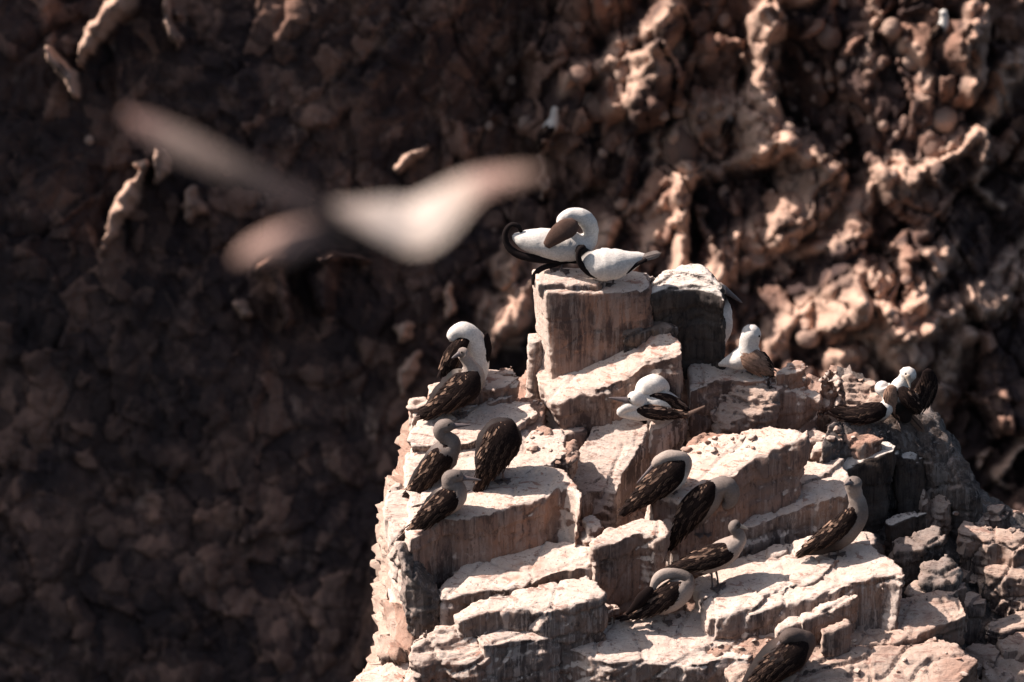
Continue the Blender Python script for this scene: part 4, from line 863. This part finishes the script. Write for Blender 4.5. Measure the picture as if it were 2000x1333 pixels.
# rounded cobbles bedded in the cliff
rs = random.Random(21)
cob = []
for i in range(6):
    bm = bmesh.new(); bmesh.ops.create_icosphere(bm, subdivisions=4, radius=1)
    vv = np.array([tuple(x.co) for x in bm.verts]); q = 1 + .14 * fbm(vv * 1.3 + i * 5, 3, 70 + i) + .03 * fbm(vv * 5 + i, 2, 80 + i)
    for x, k in zip(bm.verts, q): x.co = x.co * k
    me = bpy.data.meshes.new('cobble'); bm.to_mesh(me); bm.free(); me.materials.append(M['cobble' if i % 2 else 'drip']); me.polygons.foreach_set('use_smooth', [True] * len(me.polygons)); cob.append(me)
spots = [(1560, 150, 12), (1580, 140, 9), (1612, 155, 10), (1600, 190, 8), (1570, 210, 8), (1598, 262, 13), (1560, 250, 9), (1490, 268, 14), (1515, 273, 13), (1520, 300, 12), (1540, 265, 9), (1325, 300, 34), (1800, 255, 24), (1782, 310, 22), (1915, 150, 14), (1530, 218, 9), (1545, 190, 7), (1590, 100, 22), (1630, 285, 10), (1650, 330, 10), (1625, 330, 9), (1668, 350, 8), (1685, 365, 7), (1710, 370, 7), (1575, 310, 11), (1590, 330, 9), (1445, 230, 12), (1430, 260, 10), (1315, 230, 14), (1345, 215, 10), (1360, 240, 14), (1470, 440, 15), (1300, 430, 14), (1090, 420, 14), (1210, 400, 14), (1240, 430, 10), (1190, 440, 9), (1080, 600, 12), (1440, 570, 10), (1480, 600, 16), (1555, 660, 24), (1760, 690, 20), (1650, 690, 16), (1720, 700, 14), (195, 282, 12), (1165, 220, 24), (1147, 205, 16), (1130, 160, 22), (1400, 60, 16), (1380, 30, 12), (1700, 90, 18), (1660, 60, 14), (1740, 150, 18)]
for k in range(110):
    if k < 70: spots.append((rs.gauss(1560, 130), rs.gauss(290, 90), rs.uniform(4, 11)))
    else: spots.append((rs.uniform(950, 1900), rs.uniform(20, 760), rs.uniform(5, 14)))
s_ = CD * 1e-4
for i, (x, y, r_) in enumerate(spots):
    o = bpy.data.objects.new('cobble', cob[i % 6]); C.objects.link(o); rr = rel(x, y)
    o.location = cpt(x, y, rr - r_ * s_ * .1); o.scale = (r_ * s_ * rs.uniform(.75, 1.2), r_ * s_, r_ * s_ * rs.uniform(.75, 1.45)); o.rotation_euler = (rs.uniform(-.5, .5), rs.uniform(-.6, .6), rs.uniform(0, 6))
    tag(o, 'rounded cobble bedded in the blurred cliff behind the rock stack', 'stone', 'cobbles bedded in the cliff')

# birds on the far cliff
def far_bird(label, foot, rows, wrow, billp=None):
    rr = rel(foot[0], foot[1]) + .45
    Yf = cpt(foot[0], foot[1], rr).y
    return bird(label, foot, rows, wings=[wrow] if wrow else [], bill=billp, Y=Yf, group='seabirds far off on the cliff', legs=[(foot[0] - 3, foot[1] - 12, foot[0] - 3, foot[1]), (foot[0] + 4, foot[1] - 12, foot[0] + 4, foot[1])])
far_bird("blurred brown bird with white neck on the cliff, above the flying bird's wing tip", (1074, 282), [(1054, 285, 3, 0, B), (1062, 268, 9, 0, B), (1074, 250, 13, 0, W), (1082, 234, 9, 0, W), (1083, 220, 7, 0, W), (1085, 211, 6, 0, W)], [(1080, 240, 5), (1072, 254, 11), (1062, 268, 8), (1050, 290, 3)], ((1086, 212, 3), (1096, 214)))
far_bird('blurred small bird with a white head on top of the dark layered pillar', (1842, 72), [(1828, 68, 4, 0, B), (1836, 60, 10, 0, B), (1843, 46, 9, 0, W), (1844, 32, 7, 0, W), (1842, 22, 7, 0, W)], [(1840, 48, 5), (1834, 58, 9), (1824, 70, 3)], ((1843, 26, 3), (1850, 34)))
far_bird('blurred dark bird standing among the cobbles beside the pale crusted pillar', (1424, 262), [(1418, 262, 3, 0, B), (1422, 250, 9, 0, B), (1426, 238, 8, 0, B), (1428, 228, 5, 0, G)], [(1425, 236, 4), (1422, 246, 8), (1416, 262, 3)])

# ------------------------------------------------------------------ the bird flying past, close to the camera
FY = -36.0; s = pxm(FY)
base = at(700, 440, FY); root = bpy.data.objects.new('flying_seabird', None); C.objects.link(root); root.location = base
tag(root, 'large pale seabird flying past close to the camera with spread wings, badly out of focus', 'bird')
def fly(name, rows, wide, flat, mat='plumage'):
    g = Geo(); R0 = []
    for (x, y, r_, dy, c) in rows: p = at(x, y, FY + dy); R0.append((*p, r_ * s, r_ * s * flat, *c))
    V, Fc, Cc, fr = loft_geo(R0, wide, 18, 6); g.add(V, Fc, Cc)
    # flight feathers along the trailing edge
    if name == 'wing':
        for i in range(2, len(fr) - 1):
            p, T, D, Pp, ra, rb, cc = fr[i]; dn = -Pp if (-Pp).z < 0 else Pp
            blade(g, p + dn * ra * .6, dn * 1.0 + T * .5, D, ra * .8, .02, tuple(cc), tuple(cc), .05)
    g.build(name, M[mat], root, base)
tilt = (U * -.55 + F * .83)          # thin axis of the wings: their upper side is turned up and a little to the camera
PK = (.44, .29, .245)
BG_ = (.50, .40, .35)
fly('body', [(462, 510, 8, 0, PK), (500, 494, 26, 0, PK), (560, 478, 36, 0, PK), (625, 462, 30, 0, (.16, .11, .10)), (690, 462, 28, 0, (.05, .035, .03)), (760, 478, 26, 0, (.05, .035, .03)), (830, 492, 12, 0, (.1, .08, .07)), (870, 500, 5, 0, (.1, .08, .07))], None, .95)  # dark middle rows paint in the shade on the underside
fly('wing', [(800, 478, 14, 0, BRN), (720, 446, 26, 0, BRN), (640, 412, 24, 0, BRN), (560, 374, 18, 0, (.12, .085, .08)), (480, 335, 19, 0, (.16, .12, .105)), (410, 303, 24, 0, (.36, .265, .22)), (340, 270, 25, 0, (.46, .33, .27)), (285, 242, 16, 0, (.50, .32, .27)), (246, 224, 5, 0, (.5, .3, .25))], tilt, .12)
fly('wing', [(655, 402, 5, 0, BG_), (710, 414, 24, 0, (.60, .50, .44)), (760, 424, 42, 0, (.66, .57, .51)), (810, 434, 52, 0, (.70, .60, .53)), (855, 410, 44, 0, (.64, .55, .49)), (900, 376, 32, 0, (.62, .50, .43)), (950, 352, 22, 0, PK), (1005, 342, 16, 0, (.40, .27, .22)), (1060, 334, 8, 0, MID)], tilt, .12)
print('objects', len(sc.objects), 'verts', sum(len(o.data.vertices) for o in sc.objects if o.type == 'MESH'))
